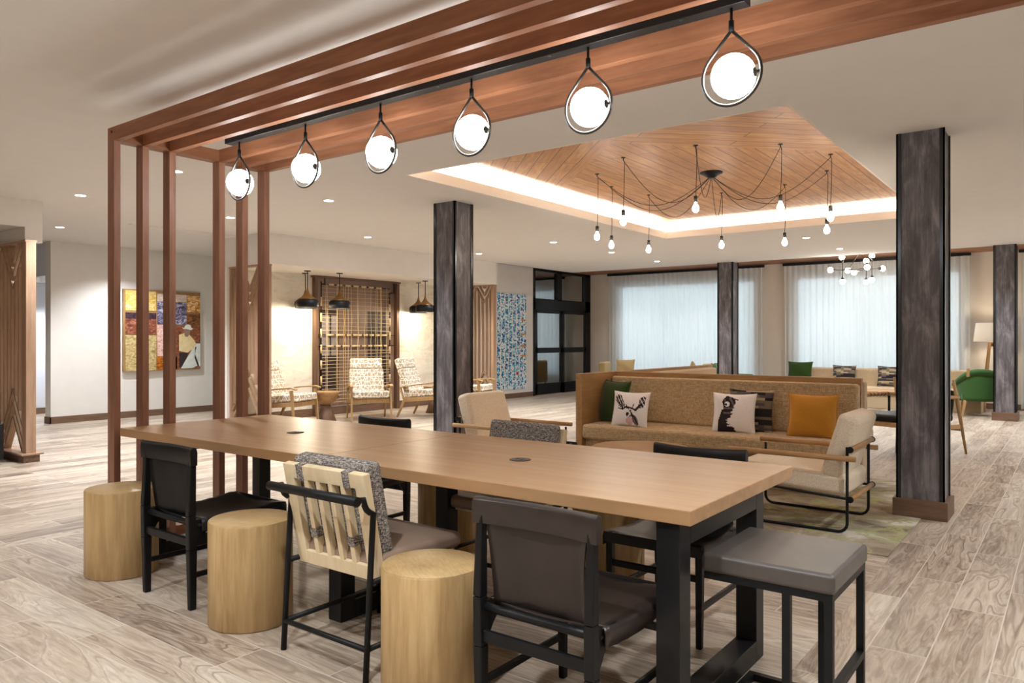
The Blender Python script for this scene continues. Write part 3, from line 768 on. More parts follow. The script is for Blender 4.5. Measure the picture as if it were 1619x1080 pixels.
# pillows: local plane XZ, front = -Y
def pillow(name, label, mat, w, h, t, loc, tilt, rz, assign=None, mats=None, n=26, group='pillows on the booth sofa', piping=None):
    m = MB()
    def pt(u, v, s):
        x = u*w/2*(1-.085*(1-v*v)); z = v*h/2*(1-.085*(1-u*u))
        k = max(0, (1-abs(u)**2.6))*max(0, (1-abs(v)**2.6)); y = s*t/2*(k**.62)
        y += s*.006*math.sin(3*u+4*v)*k
        return (x, y, z)
    for s in (-1, 1):
        V = [[m.bm.verts.new(pt(-1+2*i/n, -1+2*j/n, s)) for i in range(n+1)] for j in range(n+1)]
        for j in range(n):
            for i in range(n):
                f = m.bm.faces.new((V[j][i], V[j][i+1], V[j+1][i+1], V[j+1][i])); f.smooth = True
                if s < 0 and assign: f.material_index = assign((i+.5)/n, (j+.5)/n)
    bmesh.ops.remove_doubles(m.bm, verts=m.bm.verts, dist=.0008)
    r = thing(name, label, 'pillow', loc, rz, group)
    o = m.build('pillow_cover', mat, r, mats=mats, rot=(tilt, 0, 0))
    if piping:
        e = [pt(-1+2*i/12, -1, 0) for i in range(12)]+[pt(1, -1+2*i/12, 0) for i in range(12)]+[pt(1-2*i/12, 1, 0) for i in range(12)]+[pt(-1, 1-2*i/12, 0) for i in range(12)]
        MB().tube(e, .005, 6, closed=True).build('piping', piping, r, rot=(tilt, 0, 0))
    return r
def ell(u, v, cx, cy, rx, ry, a=0): 
    du, dv = u-cx, v-cy; c_, s_ = math.cos(a), math.sin(a); p, q = du*c_+dv*s_, -du*s_+dv*c_
    return (p/rx)**2+(q/ry)**2 < 1
def seg(u, v, x0, y0, x1, y1, w):
    dx, dy = x1-x0, y1-y0; k = max(0, min(1, ((u-x0)*dx+(v-y0)*dy)/(dx*dx+dy*dy))); return math.hypot(u-x0-k*dx, v-y0-k*dy) < w
def moose(u, v):
    if ell(u, v, .56, .14, .095, .12): return 3
    if ell(u, v, .50, .33, .028, .07) or ell(u, v, .64, .33, .03, .08, .2): return 1
    if ell(u, v, .72, .18, .075, .15, .3): return 2 if math.sin(60*u+25*v) > -.2 else 1
    if ell(u, v, .57, .38, .075, .13): return 2 if math.sin(50*u)*math.sin(40*v) > .2 else 0
    for a in (((.20, .80, .30, .62), (.105)), ((.87, .80, .86, .60), (.07))):
        if seg(u, v, *a[0], a[1]) and math.sin(70*u+45*v) > -.75: return 1 if math.sin(30*v-20*u) > 0 else 2
    for s_ in ((.30, .60, .36, .50, .03), (.36, .48, .46, .55, .022), (.46, .54, .60, .52, .03), (.60, .52, .74, .48, .022), (.74, .46, .84, .62, .03), (.22, .50, .36, .47, .014), (.10, .74, .20, .66, .014), (.42, .55, .40, .64, .012), (.66, .54, .68, .64, .012), (.50, .54, .46, .62, .01)):
        if seg(u, v, *s_[:4], s_[4]): return 1
    return 0
def bear(u, v):
    jag = .03*math.sin(34*v)+.02*math.sin(71*v+1)
    if ell(u, v, .36, .90, .05, .04) : return 1
    if ell(u, v, .36, .71, .065, .07): return 1 if ell(u, v, .33, .70, .03, .03) or ell(u, v, .40, .62, .05, .02) else 0
    if ell(u, v, .40, .76, .16, .16) and u < .58+jag: return 1 if math.sin(40*u+22*v) > -.6 else 2
    if .46 < v < .66 and .26 < u < .50+jag: return 1 if math.sin(50*v) > -.4 else 2
    if v < .56:
        left = .16+.10*max(0, (v-.30))*2.6; right = .44+jag*1.3-(.09 if .18 < v < .30 else 0)+(.08 if v < .12 else 0)
        if left < u < right: return 1
    if seg(u, v, .42, .88, .60, .84, .02): return 2
    return 0
PR = ['white_linen', 'print_black', 'print_grey', 'print_pink']
pillow('throw_pillow', 'dark green velvet pillow in the left corner of the booth sofa', 'green_velvet', .50, .46, .14, (-3.97, 7.08, .685), -.22, -.45, piping='green_velvet')
pillow('throw_pillow', 'white pillow printed with a moose head, on the booth sofa', 'white_linen', .44, .37, .13, (-3.66, 6.88, .635), -.20, -.08, moose, PR, 64)
pillow('throw_pillow', 'patchwork striped pillow behind the bear pillow', 'bands', .44, .42, .11, (-2.52, 7.185, .66), -.12, 0)
pillow('throw_pillow', 'white pillow printed with a black bear, on the booth sofa', 'white_linen', .42, .39, .13, (-2.63, 7.03, .645), -.20, .12, bear, PR, 64)
pillow('throw_pillow', 'mustard yellow velvet pillow at the right of the booth sofa', 'mustard', .44, .41, .14, (-1.92, 7.08, .655), -.20, .05, piping='mustard')

# ------------------------------------------------------------------ privacy screens (local X along width, Y thickness)
def screen(label, loc, rz, W_, H_, unit, post=.10, z0=.1):
    r = thing('privacy_screen', label, 'screen', loc, rz, 'chevron slatted wooden screens'); th = .10; th2 = .07
    for x0, x1 in ((0, post), (W_-post, W_)): B('end_post', 'screen_wood', (x0, x1, -th/2, th/2, z0, H_), r, .002)
    B('top_rail', 'screen_wood', (0, W_, -th/2-.008, th/2+.008, H_, H_+.025), r)
    B('cap_board', 'screen_wood', (-.05, W_+.05, -th/2-.06, th/2+.06, z0-.02, z0), r, .003)
    B('plinth', 'walnut_x', (-.02, W_+.02, -th/2-.03, th/2+.03, 0, z0-.02), r, .002)
    n = max(1, round((W_-2*post)/unit)); u = (W_-2*post)/n; ns = max(4, round(u/.112)); sp = u/ns; sw = .024
    for k in range(n):
        x0 = post+k*u; cx = x0+u/2; slope = 1.55
        for j in range(ns):
            x = x0+(j+.5)*sp; d = abs(x-cx)
            zt = H_-(u/2-d)*slope-.02; zb = z0+.42-(d)*slope
            zb = max(z0, z0+.38+(u/2-d)*slope-u/2*slope*.35)
            MB().box(x-sw/2, x+sw/2, -th2/2, th2/2, zb, zt).build('slat', 'screen_wood', r)
        m = MB(); m2 = MB(); vert = .15
        for j in range(3):
            zt = H_-.02+j*-0.0; dz = j*vert
            for sgn in (-1, 1):
                # V at the top: apex down
                za = H_-(u/2)*slope-.02+dz; xo = u/2
                ztop = za+xo*slope
                if ztop > H_: xo = (H_-za)/slope; ztop = H_
                if xo > .01: m.beam((cx, 0, za), (cx+sgn*xo, 0, ztop), .02*1.0, th2, up=(0, 1, 0))
                # inverted V at the bottom: apex up
                zb = z0+.38+(u/2)*slope*.65-dz; xo = u/2; zend = zb-xo*slope
                if zend < z0: xo = (zb-z0)/slope; zend = z0
                if xo > .01: m2.beam((cx, 0, zb), (cx+sgn*xo, 0, zend), .024, th2, up=(0, 1, 0))
        m.build('chevron', 'screen_wood', r); m2.build('chevron', 'screen_wood', r)
    return r
screen('wooden chevron slat screen at the far left edge of the room', (-11.25, 3.42, 0), 0, 2.05, 2.42, .62, .1)
screen('wooden chevron slat screen closing the left end of the patterned chair alcove', (-10.54, 6.74, 0), 0, .94, 2.45, .70, .05)
screen('wooden chevron slat screen closing the alcove beside the blue map', (-10.5, 12.08, 0), 0, .97, 2.45, .44, .07)
bx = thing('bench_seat', 'black upholstered bench end at the far left edge', 'bench', (-9.55, 2.88, 0))
B('bench_body', 'leather_black', (-.3, .3, -.3, .3, .05, .45), bx, .02, 3); B('bench_base', 'black_metal', (-.26, .26, -.26, .26, 0, .05), bx)

# ------------------------------------------------------------------ collage on the left wall (local: X = depth, Y right, Z up)
ar = thing('framed_collage', 'wood framed collage of western photographs on the left wall', 'artwork', (-13.092, 6.27, .80))
AW, AH = 1.41, 1.42
B('board', 'oak_z', (.0, .045, 0, AW, 0, AH), ar, .003)
def zp(x, y): return ((x-75)/775*AW, AH-(y-118)/(918-118)*AH)
pics = {'golden_field': [(.32, srgb(190, 160, 70)), (.5, srgb(228, 186, 96)), (.68, srgb(248, 232, 200))],
        'dusk': [(.4, srgb(36, 26, 40)), (.7, srgb(96, 64, 70))], 'maroon': [(.3, srgb(58, 34, 36)), (.55, srgb(150, 84, 62)), (.7, srgb(206, 156, 130))],
        'dry_leaves': [(.3, srgb(120, 96, 56)), (.5, srgb(196, 172, 116)), (.7, srgb(226, 212, 170))], 'cream_text': [(.4, srgb(222, 200, 186)), (.6, srgb(248, 234, 222))],
        'violet_blur': [(.3, srgb(40, 34, 60)), (.5, srgb(112, 104, 136)), (.68, srgb(224, 226, 240))], 'pink_ladder': [(.4, srgb(206, 154, 142)), (.6, srgb(240, 206, 198))],
        'autumn': [(.35, srgb(120, 54, 16)), (.65, srgb(216, 134, 40))], 'wheat': [(.4, srgb(190, 120, 30)), (.5, srgb(236, 176, 70)), (.6, srgb(250, 224, 200))],
        'brown_grass': [(.35, srgb(66, 40, 24)), (.65, srgb(160, 104, 62))], 'rust_field': [(.35, srgb(84, 48, 34)), (.65, srgb(172, 104, 70))]}
for i, (k, r4) in enumerate((('golden_field', (93, 130, 388, 325)), ('dusk', (93, 345, 388, 405)), ('maroon', (93, 405, 388, 560)), ('dry_leaves', (93, 565, 388, 915)), ('cream_text', (400, 150, 700, 226)),
        ('violet_blur', (400, 229, 700, 455)), ('pink_ladder', (400, 460, 560, 775)), ('autumn', (395, 780, 600, 912)), ('wheat', (706, 155, 846, 325)), ('brown_grass', (706, 345, 846, 460)), ('rust_field', (560, 468, 848, 905)))):
    M[k] = picture(k, pics[k], (1, 5, 9), 1.5, 2.0)
    (y0, z1), (y1, z0) = zp(r4[0], r4[1]), zp(r4[2], r4[3])
    B('photo_panel', k, (.045, .053, y0, y1, z0, z1), ar)
M['hat_w'] = plain('hat_ivory', srgb(226, 226, 216), .6); M['skin_photo'] = plain('photo_skin', srgb(150, 118, 100), .6, var=.2, vs=30); M['shirt_photo'] = plain('photo_shirt', srgb(228, 206, 158), .6, var=.08, vs=14)
M['horse_photo'] = plain('photo_horse', srgb(216, 222, 218), .6, var=.12, vs=12); M['dark_photo'] = plain('photo_dark', srgb(48, 36, 34), .6)
def flat(nm, mat, pts, d):
    poly = [zp(*p) for p in pts]; MB().prism(poly, .053, .053+d, 'YZ').build(nm, mat, ar)
flat('horse_print', 'horse_photo', [(640, 905), (690, 820), (770, 690), (800, 650), (848, 650), (848, 890), (820, 880), (760, 905)], .001)
flat('saddle_print', 'dark_photo', [(622, 740), (720, 745), (690, 820), (640, 890), (622, 895)], .0015)
flat('mane_print', 'dark_photo', [(790, 690), (806, 680), (790, 760), (825, 850), (835, 890), (815, 880), (785, 800)], .0018)
flat('shirt_print', 'shirt_photo', [(620, 560), (680, 540), (730, 560), (785, 620), (804, 660), (770, 700), (710, 745), (620, 725)], .002)
flat('face_print', 'skin_photo', [(668, 500), (735, 500), (738, 540), (710, 582), (680, 578)], .0025)
flat('hat_print', 'hat_w', [(650, 482), (672, 490), (690, 458), (715, 450), (742, 462), (750, 486), (770, 494), (748, 512), (700, 500), (664, 500)], .003)
# blue map
mp = thing('map_print', 'blue and white abstract city map print on the wall by the door', 'artwork', (-10.392, 12.98, .2))
MB().box(0, .012, 0, 1.36, 0, 2.2).build('canvas', 'map', mp)
for z in (1.60, 1.27, 1.0, .77):
    MB().box(.012, .014, 1.14, 1.34, z-.012, z+.012).box(.012, .0145, 1.19, 1.29, z-.022, z+.022).build('orange_mark', 'map_orange', mp)
MB().box(.012, .014, .98, 1.06, .33, .40).build('red_mark', 'map_red', mp)

# ------------------------------------------------------------------ alcove: lattice of rope and cane
lt = thing('rope_lattice', 'rope and cane laced lattice panel in a dark frame on the alcove wall', 'wall hanging', (-10.72, 8.44, .16))
LW, LH = 1.95, 2.31
B('backing_panel', 'panel_back', (0, .012, 0, LW, 0, LH), lt)
B('dark_pane', 'dark_photo', (.012, .016, .12, .55, .12, 1.72), lt); B('dark_pane', 'dark_photo', (.012, .016, 1.25, 1.72, .12, 1.72), lt)
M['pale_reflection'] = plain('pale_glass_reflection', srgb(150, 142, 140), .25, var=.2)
B('painted_reflection', 'pale_reflection', (.016, .018, .16, .34, .9, 1.62), lt); B('painted_reflection', 'pale_reflection', (.016, .018, .38, .52, .9, 1.62), lt)  # glass reflection painted as flat pale panels
for y0, y1 in ((-.03, .02), (LW-.01, LW+.06)): B('frame_side', 'walnut_z', (0, .09, y0, y1, -.16, LH), lt, .003)
B('frame_top', 'walnut_y', (0, .10, -.06, LW+.08, LH-.03, LH), lt)
inner = MB(); X_ = .06
for p in (((X_, .12, 0), (X_, .12, LH-.10)), ((X_, LW-.18, 0), (X_, LW-.18, LH-.22)), ((X_, .12, LH-.14), (X_, LW-.18, LH-.14)), ((X_, LW-.18, LH-.22), (X_, LW-.06, LH-.22)), ((X_, LW-.06, LH-.22), (X_, LW-.06, LH-.03)), ((X_, .2, LH-.14), (X_, .2, LH-.03))):
    inner.tube(p, .010, 8)
for z in (1.07, 1.27): inner.tube([(X_, .06, z), (X_, LW-.06, z)], .009, 8)
inner.build('iron_frame', 'black_metal', lt)
for z in (1.07, 1.27):
    y = .24
    while y < LW-.3:
        w_ = random.choice((.10, .16, .2)); MB().tube([(X_, y, z), (X_, min(y+w_, LW-.26), z)], .019, 10).build('cane_wrap', 'cane', lt); y += w_+.05
for k in range(7):
    MB().tube([(X_, .12, .1+k*.28), (X_, .12, .26+k*.28)], .017, 8).build('cane_wrap', 'cane', lt)
    MB().tube([(X_, LW-.18, .1+k*.27), (X_, LW-.18, .25+k*.27)], .019, 8).build('cane_wrap', 'cane', lt)
for k in range(7): MB().tube([(X_, .28+k*.19, LH-.14), (X_, .40+k*.19, LH-.14)], .018, 8).build('cane_wrap', 'cane', lt)
ys = [.22, .25, .46, .48, .62, .66, .72, .80, .95, .98, 1.12, 1.28, 1.40, 1.44, 1.52, 1.55, 1.68]
for y in ys:
    pts = [(X_+.012, y+random.uniform(-.012, .012), z) for z in [0.02, .3, .6, .9, 1.06, 1.17, 1.28, 1.5, 1.8, LH-.13]]
    MB().tube(pts, .0042, 5).build('vertical_cord', 'cane', lt)
z = .06
while z < LH-.2:
    if not 1.03 < z < 1.31:
        MB().tube([(X_+.02, .12, z), (X_+.022, .6, z+random.uniform(-.012, .012)), (X_+.022, 1.2, z+random.uniform(-.012, .012)), (X_+.02, LW-.18, z+random.uniform(-.01, .01))], .0040 if z < 1.4 else .0024, 5).build('horizontal_cord', 'cane', lt)
    z += .062 if z < 1.0 else .075

# alcove pendants
PN = ('black and brass pendant, rear one of the left pair in the alcove', 'black and brass pendant, front one of the left pair in the alcove', 'single black and brass pendant before the rope lattice',
      'black and brass pendant, rear one of the right pair in the alcove', 'black and brass pendant, front one of the right pair in the alcove')
p0 = None
for i, (x, y) in enumerate(((-10.44, 8.05), (-10.06, 7.80), (-10.0, 8.42), (-10.42, 10.76), (-9.99, 10.50))):
    loc = (x, y, 2.475)
    if p0 is None:
        p0 = thing('pendant_lamp', PN[0], 'pendant light', loc, 0, 'black and brass pendants in the alcove')
        MB().lathe([(.055, -.012), (.055, 0)], seg=24).tube([(0, 0, -.30), (0, 0, -.01)], .007, 8).build('canopy_and_stem', 'black_metal', p0)
        MB().lathe([(.012, -.29), (.016, -.32), (.035, -.37), (.08, -.42), (.135, -.455), (.152, -.468)], seg=36).build('brass_cap', 'brass', p0)
        MB().lathe([(.150, -.466), (.176, -.49), (.183, -.53), (.178, -.575), (.170, -.60), (.166, -.60), (.174, -.57), (.178, -.53), (.172, -.495), (.14, -.47), (.05, -.42)], seg=36, cap=False).build('black_shade', 'black_metal', p0)
        MB().sphere((0, 0, -.54), .032, 16).build('bulb', 'bulb_soft', p0)
        light('POINT', 'pendant_glow', (0, 0, -.60), PEND_W, (1, .84, .62), p0, shadow_soft_size=.05)
    else: copy_tree(p0, PN[i], loc)

# alcove lounge chairs (face +Y locally)
def pattern_chair(label, loc, rz):
    r = thing('patterned_armchair', label, 'armchair', loc, rz, 'line patterned armchairs in the alcove'); hw = .30
    for sx in (-1, 1):
        x = sx*(hw+.022)
        MB().beam((x, .36, 0), (x, .30, .56), .026, .03, .036, .05).build('front_leg', 'chair_oak', r, .005)
        MB().beam((x, -.40, 0), (x, -.24, .34), .026, .03, .036, .05).build('rear_leg', 'chair_oak', r, .005)
        MB().beam((x, -.28, .30), (x, .33, .35), .024, .07).build('side_rail', 'chair_oak', r, .004)
        g = [(x, .40, .575), (x, .30, .60), (x, .0, .575), (x, -.25, .53), (x, -.34, .52)]
        mm = MB()
        for a, b in zip(g, g[1:]): mm.beam(a, b, .055, .022)
        mm.build('armrest', 'chair_oak', r, .004)
        MB().beam((x, -.34, .52), (x, -.27, .31), .03, .03).build('arm_support', 'chair_oak', r, .004)
    B('front_rail', 'chair_oak', (-hw, hw, .29, .325, .30, .37), r, .004); B('rear_rail', 'chair_oak', (-hw, hw, -.30, -.265, .26, .33), r, .004)
    Ms = Matrix.Translation((0, 0, .355)) @ Matrix.Rotation(math.radians(5), 4, 'X')
    MB().box(-.295, .295, -.28, .37, 0, .12, Ms).build('seat_cushion', 'line_fabric', r, .03, 4)
    Mb = Matrix.Translation((0, -.17, .44)) @ Matrix.Rotation(math.radians(20), 4, 'X')
    bc = MB().box(-.29, .29, -.11, 0, -.06, .44, Mb); bc.build('back_cushion', 'line_fabric', r, .025, 4)
    MB().box(-.27, .27, -.115, 0.004, .445, .63, Mb).build('head_cushion', 'line_fabric', r, .022, 4)
    for sx in (-1, 1): MB().beam(Mb @ Vector((sx*.2, -.125, -.1)), Mb @ Vector((sx*.2, -.125, .55)), .03, .02).build('back_post', 'chair_oak', r)
    return r
pc = pattern_chair('line patterned armchair facing out in front of the rope lattice', (-9.56, 8.68, 0), math.radians(-125))
copy_tree(pc, 'line patterned armchair at the left, partly behind the pergola posts', (-10.05, 7.40, 0), math.radians(-72))
copy_tree(pc, 'line patterned armchair right of the rope lattice, beside the dark column', (-9.17, 9.66, 0), math.radians(-72))
copy_tree(pc, 'line patterned armchair half hidden between the dark column and the right screen', (-9.25, 10.95, 0), math.radians(-72))
hl = None
for lab, loc in (('hourglass wooden side table between the two left patterned armchairs', (-9.96, 8.10, 0)), ('hourglass wooden side table right of the middle patterned armchairs', (-9.50, 10.24, 0))):
    if hl is None:
        hl = thing('side_table', lab, 'side table', loc, 0, 'hourglass side tables in the alcove')
        MB().lathe([(.17, 0), (.16, .02), (.10, .20), (.075, .27)], seg=36).build('foot_cone', 'walnut_z', hl)
        MB().lathe([(.07, .27), (.13, .31), (.18, .37), (.205, .45), (.21, .485), (.205, .49)], seg=36).build('bowl_top', 'oak_x', hl)
    else: copy_tree(hl, lab, loc)

# ------------------------------------------------------------------ spider chandelier in the tray
sp = thing('spider_chandelier', 'black spider chandelier of ten swagged bulbs under the wooden tray ceiling', 'chandelier', (-3.19, 7.85, TZ))
MB().lathe([(.02, -.06), (.05, -.05), (.075, -.03), (.12, -.012), (.12, 0)], seg=28).build('canopy', 'black_metal', sp)
hooks = [(-4.22, 7.16, 2.50), (-4.43, 7.85, 2.49), (-3.63, 6.67, 2.55), (-4.31, 8.58, 2.50), (-2.86, 6.66, 2.60), (-3.53, 9.01, 2.54), (-2.21, 7.09, 2.60), (-2.75, 8.98, 2.51), (-1.94, 7.78, 2.57), (-2.16, 8.51, 2.55)]
for k, (hx_, hy_, bz) in enumerate(hooks):
    x, y, z = hx_+3.19, hy_-7.85, bz-TZ
    MB().lathe([(.022, -.006), (.022, 0)], (x, y, 0), 14).tube([(x, y, -.03), (x, y, 0)], .005, 6).build('ceiling_hook', 'black_metal', sp)
    d = math.hypot(x, y); n = 18; pts = []
    sag = .24+.05*random.random()
    a = (x/d*.03, y/d*.03, -.06)
    for i in range(n+1):
        t = i/n; pts.append((a[0]+(x-a[0])*t, a[1]+(y-a[1])*t, a[2]*(1-t)-.03*t-sag*4*t*(1-t)*(1+.25*math.sin(PI*t))))
    pts += [(x+.008, y+.004, -.034), (x+.010, y+.006, -.08), (x+.008, y+.004, z*.5), (x, y, z+.08)]
    MB().tube(pts, .0032, 6).build('cord', 'cord', sp)
    so = MB().tube([(x, y, z+.035), (x, y, z+.095)], .019, 14).build('socket', 'dark_metal', sp)
    MB().lathe([(.010, .038), (.014, .02), (.028, -.005), (.031, -.025), (.026, -.045), (.012, -.058), (.001, -.061)], (x, y, z), 18).build('bulb', 'bulb', so)

# ------------------------------------------------------------------ downlights
DL = [(-8.70, 3.72, 'recessed downlight left of the pergola posts'), (-6.74, 3.73, 'recessed downlight seen between the second and fourth pergola posts'), (-6.78, 5.55, 'recessed downlight left of the tray ceiling, above the patterned chairs'),
      (-8.74, 5.56, 'recessed downlight seen between the third and fourth pergola posts, lower one'), (-8.73, 7.90, 'recessed downlight in front of the alcove soffit, over the middle chair'), (-6.78, 10.12, 'recessed downlight beyond the tray, left of the spider chandelier bulbs'),
      (-8.77, 10.64, 'recessed downlight just right of the column by the alcove'), (-6.76, 13.83, 'recessed downlight nearest the far curtains, left group'), (-3.355, 12.03, 'recessed downlight beyond the tray under the right bulbs'), (-6.73, 11.93, 'recessed downlight below the left chandelier bulbs'),
      (-12.2, 6.15, 'recessed downlight over the framed collage, behind the second pergola post'), (-11.4, 4.6, 'recessed downlight in front of the side passage'),
      (-1.70, 13.9, 'recessed downlight near the sputnik chandelier, behind the big column'), (-3.30, 13.85, 'recessed downlight before the sputnik chandelier')]
FILL_DL = [(.7, 1.7), (-1.5, .6), (-3.6, -.3), (.9, 4.2), (-6.0, -.4), (-8.0, .6), (1.0, 8.0), (1.0, 11.0), (1.2, 14.0), (-1.2, -1.4), (-3.8, -2.2), (1.6, -1.2), (2.8, 5.5), (2.8, 9.5), (2.8, 13)]  # unseen downlights, added to raise the ambient light of the room
d0 = None
for i, e in enumerate(DL+FILL_DL):
    x, y = e[0], e[1]; lab = e[2] if len(e) > 2 else None
    if d0 is None:
        d0 = thing('recessed_downlight', lab, 'downlight', (x, y, CH), 0, 'recessed downlights in the white ceiling')
        MB().lathe([(.050, 0), (.050, -.004), (.070, -.004), (.074, 0)], seg=28, cap=False).build('trim_ring', 'white_paint', d0)
        MB().lathe([(.001, -.0025), (.050, -.0035)], seg=28).build('lens', 'down', d0)
        light('SPOT', 'downlight_beam', (0, 0, -.02), DOWN_W, (.93, .965, 1.0), d0, spot_size=math.radians(125), spot_blend=.7, shadow_soft_size=.06)
    else:
        copy_tree(d0, lab or 'added fill downlight in the ceiling outside the view', (x, y, CH))
struct(B('ceiling_passage', 'ceiling', (-15.15, -13.3, 5.3, 8.6, 2.38, 2.45)))
for x, q in ((-8.9, 'nearest the sliding door'), (-7.2, 'left of the distant column'), (-4.3, 'over the far banquette, left one'), (-2.4, 'over the far banquette, right one'), (-.2, 'right of the last column'), (1.6, 'far right, outside the view')): copy_tree(d0, 'recessed downlight in the dark wood soffit, '+q, (x, 16.1, 3.06), group='recessed downlights in the wood soffit')
soft = bpy.data.lights.new('soffit_beam', 'SPOT'); soft.energy = DOWN_W*.3; soft.color = (.95, .97, 1); soft.spot_size = math.radians(110); soft.spot_blend = .8; soft.shadow_soft_size = .06
for o in COL.objects:
    if o.type == 'LIGHT' and o.parent and o.parent.get('group') == 'recessed downlights in the wood soffit': o.data = soft
d = copy_tree(d0, 'recessed downlight glimpsed in the side passage at the left', (-14.3, 5.75, 2.38))
vt = tag(MB().box(-.9, .9, -.05, .05, -.006, 0).build('ceiling_vent', 'ceiling'), 'slim white ceiling air vent behind the pergola posts', 'vent'); vt.location = (-10.3, 5.94, CH); vt.rotation_euler = (0, 0, PI/2)

# ------------------------------------------------------------------ curtains
def curtain(label, x0, x1, y=17.08, z0=.03, z1=2.985, flare=0.0):
    r = thing('sheer_curtain', label, 'curtain', (x0, y, 0), 0, 'white sheer curtains'); L_ = x1-x0; n = int(L_*34)
    rows = []
    phs = [random.uniform(.8, 1.2) for _ in range(n+1)]
    for k in range(7):
        t = k/6; z = z1+(z0-z1)*t; row = []
        for i in range(n+1):
            u = i/n; amp = .034+.022*t
            row.append((u*L_+.012*math.sin(u*L_*9+2*t), amp*math.sin(u*L_*2*PI/.125)*phs[i]+.03*math.sin(u*L_*3.1+t), z))
        rows.append(row)
    MB().sheet(rows).build('curtain_cloth', 'sheer', r)
    MB().box(-.03, L_+.03, -.03, .03, 2.99, 3.045).build('curtain_track', 'black_metal', r)
curtain('white sheer curtain on the left, beside the sliding door', -9.72, -5.72)
curtain('white sheer curtain in the middle, behind the sputnik chandelier', -5.24, -1.69)
curtain('white sheer curtain at the right edge, beyond the last column', -.86, 3.2)

# ------------------------------------------------------------------ far seating
sf = thing('far_banquette', 'low tan banquette under the curtains behind the round pedestal table', 'sofa', (-5.0, 16.0, 0))
B('base', 'tan_plain', (0, 3.6, .05, .85, 0, .27), sf, .01); B('back_cushion', 'tan_plain', (0, 3.6, .62, .82, .37, .76), sf, .04, 4)
for i in range(3): B('seat_cushion', 'tan_plain', (1.2*i+.003, 1.2*i+1.197, 0, .64, .27, .41), sf, .03, 4)
pillow('throw_pillow', 'dark green pillow on the banquette under the curtains', 'green_velvet', .52, .46, .14, (-4.72, 16.45, .66), -.22, 0, group='pillows on the far banquette')
pillow('throw_pillow', 'patchwork striped pillow on the far banquette, left of its pair', 'bands', .46, .42, .14, (-3.83, 16.42, .62), -.22, 0, group='pillows on the far banquette')
pillow('throw_pillow', 'patchwork striped pillow on the far banquette, partly behind the big column', 'bands', .46, .42, .14, (-2.98, 16.42, .62), -.22, 0, group='pillows on the far banquette')
ft = thing('low_table', 'long low oak table on black legs before the far banquette', 'table', (-2.75, 15.1, 0))
B('tabletop', 'oak_x', (-.75, .75, -.35, .35, .385, .42), ft, .01)
for x in (-.55, .0, .55): MB().tube([(x, 0, .02), (x, 0, .385)], .022, 10).box(x-.2, x+.2, -.2, .2, 0, .015).build('pedestal', 'black_metal', ft)

def green_chair(label, loc, rz):      # faces +Y: barrel shell open at the front
    r = thing('barrel_armchair', label, 'armchair', loc, rz, 'green velvet barrel armchairs')
    g = []
    for i in range(9):
        t = i/8; row = []
        for j in range(25):
            a = PI*(1.0+1.0*j/24)+0; w_ = abs(math.cos(a)); top = .80-.24*w_**2.5; z = .27+(top-.27)*t
            R_ = .345+.04*t; row.append((R_*math.cos(a)*1.05, R_*math.sin(a)+.02, z))
        g.append(row)
    for row, k in zip(g, range(9)):
        t = k/8; top = .56; z = .27+(top-.27)*t
        row.insert(0, (-(.345+.04*t)*1.03, .32, z)); row.append(((.345+.04*t)*1.03, .32, z))
    MB().sheet(g, .07).build('shell', 'green_chair', r)
    rim = [g[-1][j] for j in range(len(g[-1]))]
    MB().tube([(x*.97, y*.97, z-.01) for x, y, z in rim], .05, 10).build('rolled_rim', 'green_chair', r)
    B('seat_cushion', 'green_chair', (-.29, .29, -.24, .34, .27, .43), r, .04, 4)
    for sx in (-1, 1):
        MB().beam((sx*.20, -.34, .70), (sx*.20, -.375, .84), .05, .02).build('back_tab', 'chair_oak', r)
        for sy in (-1, 1): MB().beam((sx*.28, sy*.25, 0), (sx*.24, sy*.22, .28), .03, .03, .055, .055).build('leg', 'chair_oak', r, .004)
    return r
gc = green_chair('green velvet barrel armchair left of the last column, turned away', (-1.38, 15.62, 0), .15)
copy_tree(gc, 'green velvet barrel armchair peeking over the booth behind the distant column', (-5.95, 15.78, 0), -PI/2)

# sling chair by the big column (faces -Y)
sl = thing('sling_armchair', 'oak armchair with black leather cushion behind the big column', 'armchair', (-1.56, 9.97, 0), math.radians(-20))
hw = .36
for sx in (-1, 1):
    x = sx*hw
    ar_ = MB().tube([(x, -.55, .665), (x, -.45, .68), (x, .0, .69), (x, .32, .67)], .021, 12, radii=[.016, .022, .023, .02]).build('armrest', 'rod_oak_y', sl)
    w_ = MB()
    for k in range(6): w_.lathe([(.0245, -.006), (.0245, .006)], (x, -.30+k*.075, .685), 12, 'Y')
    w_.build('leather_binding', 'leather_black', ar_)
    MB().beam((x, -.50, .66), (x, -.48, .36), .03, .04).build('arm_post', 'chair_oak', sl, .004)
    MB().tube([(x*.98, .22, .88), (x, .30, .62), (x*1.04, .47, 0)], .02, 12, radii=[.014, .023, .013]).build('rear_leg', 'chair_oak', sl)
    MB().beam((x*.3, -.15, .0), (x*.3, -.13, .345), .03, .03).build('front_leg', 'chair_oak', sl, .004)
    MB().beam((x, -.50, .365), (x, .34, .33), .03, .05).build('side_rail', 'chair_oak', sl, .004)
MB().beam((-hw, -.48, .365), (hw, -.48, .365), .05, .045).build('front_rail', 'chair_oak', sl, .004)
MB().beam((-hw, .38, .30), (hw, .38, .30), .03, .045).build('stretcher', 'chair_oak', sl, .004)
B('seat_cushion', 'leather_black', (-hw+.02, hw-.02, -.47, .26, .39, .48), sl, .035, 4)
Mb = Matrix.Translation((0, .20, .44)) @ Matrix.Rotation(math.radians(-14), 4, 'X')
